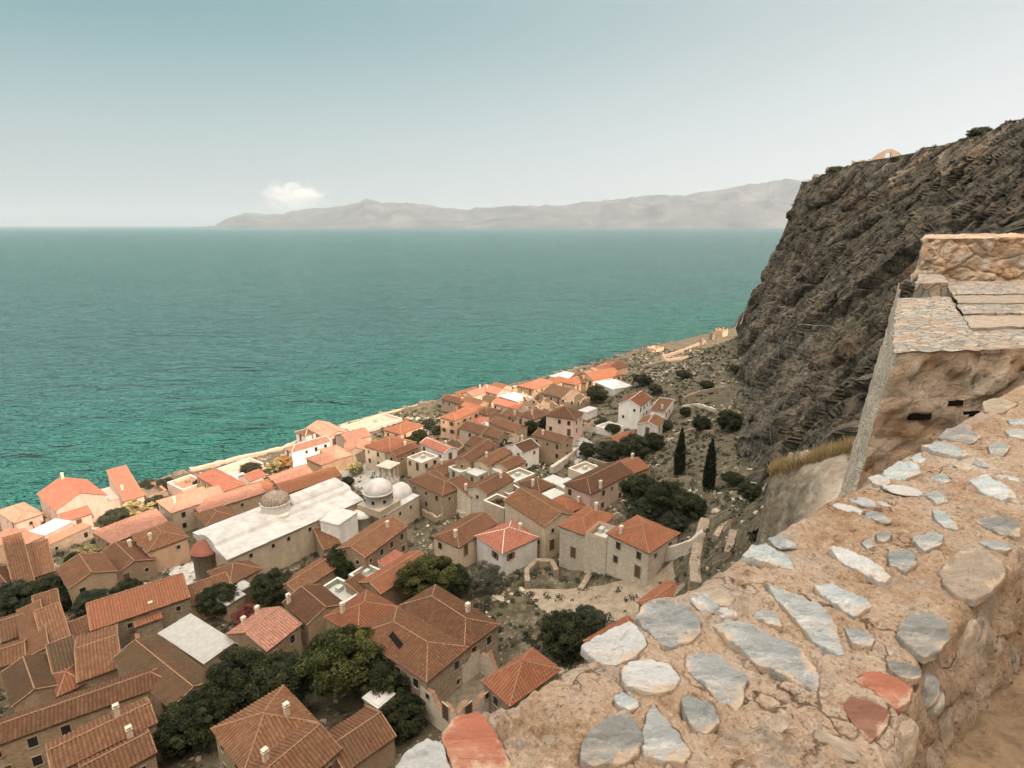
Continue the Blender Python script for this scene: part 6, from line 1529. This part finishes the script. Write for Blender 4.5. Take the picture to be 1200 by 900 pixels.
rim_shrub('dark bush growing on the knob of the rocky spur', 908, 556, 9, 43.5)
rim_shrub('grey bush where the spur meets the golden grass', 925, 541, 7, 42.5)
# ------------------------------------------------------------------ scrub, grass and rubble nobody could count
def in_foot(x, y, pad=.3):
    r = np.zeros(len(x), bool)
    for (cx, cy, th, LA, LB) in FOOT:
        dx, dy = x-cx, y-cy; u = dx*math.cos(th)+dy*math.sin(th); v = -dx*math.sin(th)+dy*math.cos(th)
        r |= (np.abs(u) < LA/2+pad) & (np.abs(v) < LB/2+pad)
    return r
def scatter(n, seed, ymax=330):
    g = np.random.default_rng(seed); x = g.uniform(-135, 110, n); y = g.uniform(15, ymax, n)
    s = shore(x, y); h = hterr(x, y)
    ok = (s > 9) & (s < 175) & (h < 46) & ~in_foot(x, y) & (np.abs(x) < y*1.05+12)
    return x[ok], y[ok], h[ok], g
def make_scrub():
    x, y, h, g = scatter(16000, 1)
    f = fbm(x*.06, y*.06, o=3, s=91); m = f > -.3; x, y, h = x[m], y[m], h[m]
    n = len(x); r = g.uniform(.25, 1.0, n)*(1+.5*(g.random(n) < .12)); k = 46
    idx = np.repeat(np.arange(n), k); N_ = len(idx)
    d = g.normal(size=(N_, 3)); d /= np.linalg.norm(d, axis=1)[:, None]; d[:, 2] = np.abs(d[:, 2])*.8
    P = np.stack([x, y, h], -1)[idx]+d*(r[idx]*g.random(N_)**.4)[:, None]
    nr = d+g.normal(size=(N_, 3))*.5; nr /= np.linalg.norm(nr, axis=1)[:, None]; t = np.cross(nr, g.normal(size=(N_, 3))); t /= np.linalg.norm(t, axis=1)[:, None]; b = np.cross(nr, t)
    s = (.13*g.uniform(.6, 1.4, N_)*(.5+r[idx]))[:, None]
    V = np.stack([P-t*s, P-b*s*.55, P+t*s, P+b*s*.55], 1).reshape(-1, 3)
    tn = np.repeat(np.clip(g.normal(.4, .3, n)[idx]+g.normal(0, .15, N_), 0, 1), 4)
    mb = MB(); mb.verts(V); mb.faces(np.arange(4*N_).reshape(-1, 4)); tag(mb.build('scrub', M['leaf_olive'], None, tn), kind='stuff')
make_scrub()
def make_rubble():
    x, y, h, g = scatter(16000, 2); f = fbm(x*.07+9, y*.07, o=3, s=93); m = f > -.05
    x, y, h = x[m], y[m], h[m]; n = len(x); r = g.uniform(.10, .42, n)*(1+1.4*(g.random(n) < .07))
    base = np.array([(-1,-1,-.6),(1,-1,-.6),(1,1,-.6),(-1,1,-.6),(-.8,-.7,.6),(.75,-.8,.7),(.8,.75,.55),(-.7,.8,.65)], float)
    V = base[None]*(1+.35*g.normal(size=(n, 8, 3)))*r[:, None, None]*np.array((1, .8, .7))
    a = g.random(n)*6.28; ca, sa = np.cos(a)[:, None], np.sin(a)[:, None]
    X = V[..., 0]*ca-V[..., 1]*sa+x[:, None]; Y = V[..., 0]*sa+V[..., 1]*ca+y[:, None]; Z = V[..., 2]+h[:, None]+.1
    q = np.array([(0,3,2,1),(4,5,6,7),(0,1,5,4),(1,2,6,5),(2,3,7,6),(3,0,4,7)]); A = (np.arange(n)[:, None, None]*8+q[None]).reshape(-1, 4)
    mb = MB(); mb.verts(np.stack([X, Y, Z], -1).reshape(-1, 3)); mb.faces(A); tag(mb.build('rubble', M['rubble'], None, None), kind='stuff')
def make_shore_rocks():
    g = np.random.default_rng(8); n = 5200; r = g.uniform(-40, 330, n); o = g.uniform(-6.5, 4.0, n); s = np.interp(r, COAST_R, COAST_S)+o-261/R2
    x, y = (r+s)/R2, (r-s)/R2; h = hterr(x, y); R = g.uniform(.25, 1.0, n)*(1+1.2*(g.random(n) < .08)); ok = fbm(x*.08, y*.08, o=3, s=19) > -.25; x, y, h, R = x[ok], y[ok], h[ok], R[ok]; n = len(x)
    base = np.array([(-1,-1,-.6),(1,-1,-.6),(1,1,-.6),(-1,1,-.6),(-.8,-.7,.6),(.75,-.8,.7),(.8,.75,.55),(-.7,.8,.65)], float)
    V = base[None]*(1+.35*g.normal(size=(n, 8, 3)))*R[:, None, None]*np.array((1, .8, .75)); a = g.random(n)*6.28; ca, sa = np.cos(a)[:, None], np.sin(a)[:, None]
    X = V[..., 0]*ca-V[..., 1]*sa+x[:, None]; Y = V[..., 0]*sa+V[..., 1]*ca+y[:, None]; Z = V[..., 2]+np.maximum(h, -.5)[:, None]
    q = np.array([(0,3,2,1),(4,5,6,7),(0,1,5,4),(1,2,6,5),(2,3,7,6),(3,0,4,7)]); A = (np.arange(n)[:, None, None]*8+q[None]).reshape(-1, 4)
    mb = MB(); mb.verts(np.stack([X, Y, Z], -1).reshape(-1, 3)); mb.faces(A); tag(mb.build('shore_rocks', plain('shore_rock', (.13, .095, .07), .9, .4, .5)), kind='stuff')
make_shore_rocks()
M['rubble'] = plain('loose_rubble', (.34, .29, .225), .95, .35, .8)
make_rubble()
def make_grass():
    g = np.random.default_rng(5); n = 7000
    # a fringe of dry grass along the ledge at the rampart foot
    px = g.uniform(903, 1002, n); py = np.interp(px, [903, 1012], [549, 517])+g.normal(0, 4, n); t = np.interp(px, [903, 1012], [44, 35.5])+g.uniform(-2, 2, n)
    P = np.array([at_t(a, b, c) for a, b, c in zip(px, py, t)])
    hgt = g.uniform(.35, .9, n); a = g.random(n)*6.28; w = .035
    dx, dy = np.cos(a)*w, np.sin(a)*w; lean = g.normal(0, .22, (n, 2))
    V = np.stack([np.stack([P[:, 0]-dx, P[:, 1]-dy, P[:, 2]-.5], -1), np.stack([P[:, 0]+dx, P[:, 1]+dy, P[:, 2]-.5], -1), np.stack([P[:, 0]+lean[:, 0], P[:, 1]+lean[:, 1], P[:, 2]-.5+hgt], -1)], 1).reshape(-1, 3)
    mb = MB(); mb.verts(V); mb.faces(np.arange(3*n).reshape(-1, 3)); tag(mb.build('dry_grass', M['straw'], None, np.repeat(g.random(n), 3)), kind='stuff')
make_grass()
def make_cliff_scrub():
    g = np.random.default_rng(12); n = 1300
    i = g.integers(60, 780, n); j = np.where(g.random(n) < .3, g.integers(207, 214, n), g.integers(4, 210, n)); C = CLIFF_G[np.minimum(i, CLIFF_G.shape[0]-1), j]
    f = fbm(C[:, 0]*.05, C[:, 1]*.05, C[:, 2]*.05, o=3, s=33); C = C[(f > -.05) | (j > 206)]; n = len(C)
    r = g.uniform(.25, .8, n); k = 40; idx = np.repeat(np.arange(n), k); N_ = len(idx); d = g.normal(size=(N_, 3)); d /= np.linalg.norm(d, axis=1)[:, None]
    P = C[idx]+d*(r[idx]*g.random(N_)**.4)[:, None]; nr = d+g.normal(size=(N_, 3))*.5; nr /= np.linalg.norm(nr, axis=1)[:, None]; t = np.cross(nr, g.normal(size=(N_, 3))); t /= np.linalg.norm(t, axis=1)[:, None]; b = np.cross(nr, t)
    s = (.14*g.uniform(.6, 1.4, N_)*(.5+r[idx]))[:, None]; V = np.stack([P-t*s, P-b*s*.55, P+t*s, P+b*s*.55], 1).reshape(-1, 3); tn = np.repeat(np.clip(g.normal(.4, .3, n)[idx], 0, 1), 4)
    mb = MB(); mb.verts(V); mb.faces(np.arange(4*N_).reshape(-1, 4)); tag(mb.build('cliff_scrub', M['leaf_olive'], None, tn), kind='stuff')
make_cliff_scrub()
# ------------------------------------------------------------------ rock fall netting on the cliff
def netting():
    root = tag(empty('rockfall_net', (0, 0, 0)), 'grey green rockfall netting hung on cables at the near edge of the cliff', 'netting')
    # wires laid over the lower cliff face, a little proud of the rock
    P = CLIFF_G.reshape(-1, 3); dep = P[:, 1]*CP-(P[:, 2]-EYE)*SP; sx = 600+P[:, 0]/dep*F
    ii = [i for i in range(0, CLIFF_G.shape[0]) if CLIFF_G[i, 40, 1] > 108 and CLIFF_G[i, 40, 1] < 214 and CLIFF_G[i, 40, 0] < 100]
    ii = ii[::4]; jj = list(range(22, 92, 5)); Q = np.zeros((len(ii), len(jj), 3))
    for a_, i in enumerate(ii):
        for b_, j in enumerate(jj): Q[a_, b_] = CLIFF_G[max(i-3, 0):i+4, j-3:j+4].reshape(-1, 3).mean(0)
    d = np.array((0, 0, EYE))-Q; Q = Q+d/np.linalg.norm(d, axis=2)[..., None]*1.6
    mb = MB()
    for a_ in range(len(ii)): mb.tube(Q[a_], .014, 3, cap=False)
    for b_ in range(len(jj)): mb.tube(Q[:, b_], .014, 3, cap=False)
    mb.build('wire_mesh', M['wire'], root)
    mb = MB(); mb.tube(Q[:, -1], .045, 4); mb.build('cable', M['wire'], root)
    for (px, py, t) in ((862, 384, 212), (868, 380, 210)):
        mb = MB(); p = at_t(px, py, t); mb.tube([p, p+Vector((1.2, 0, 5.5))], .12, 5); mb.build('post', M['wire'], root)
netting()
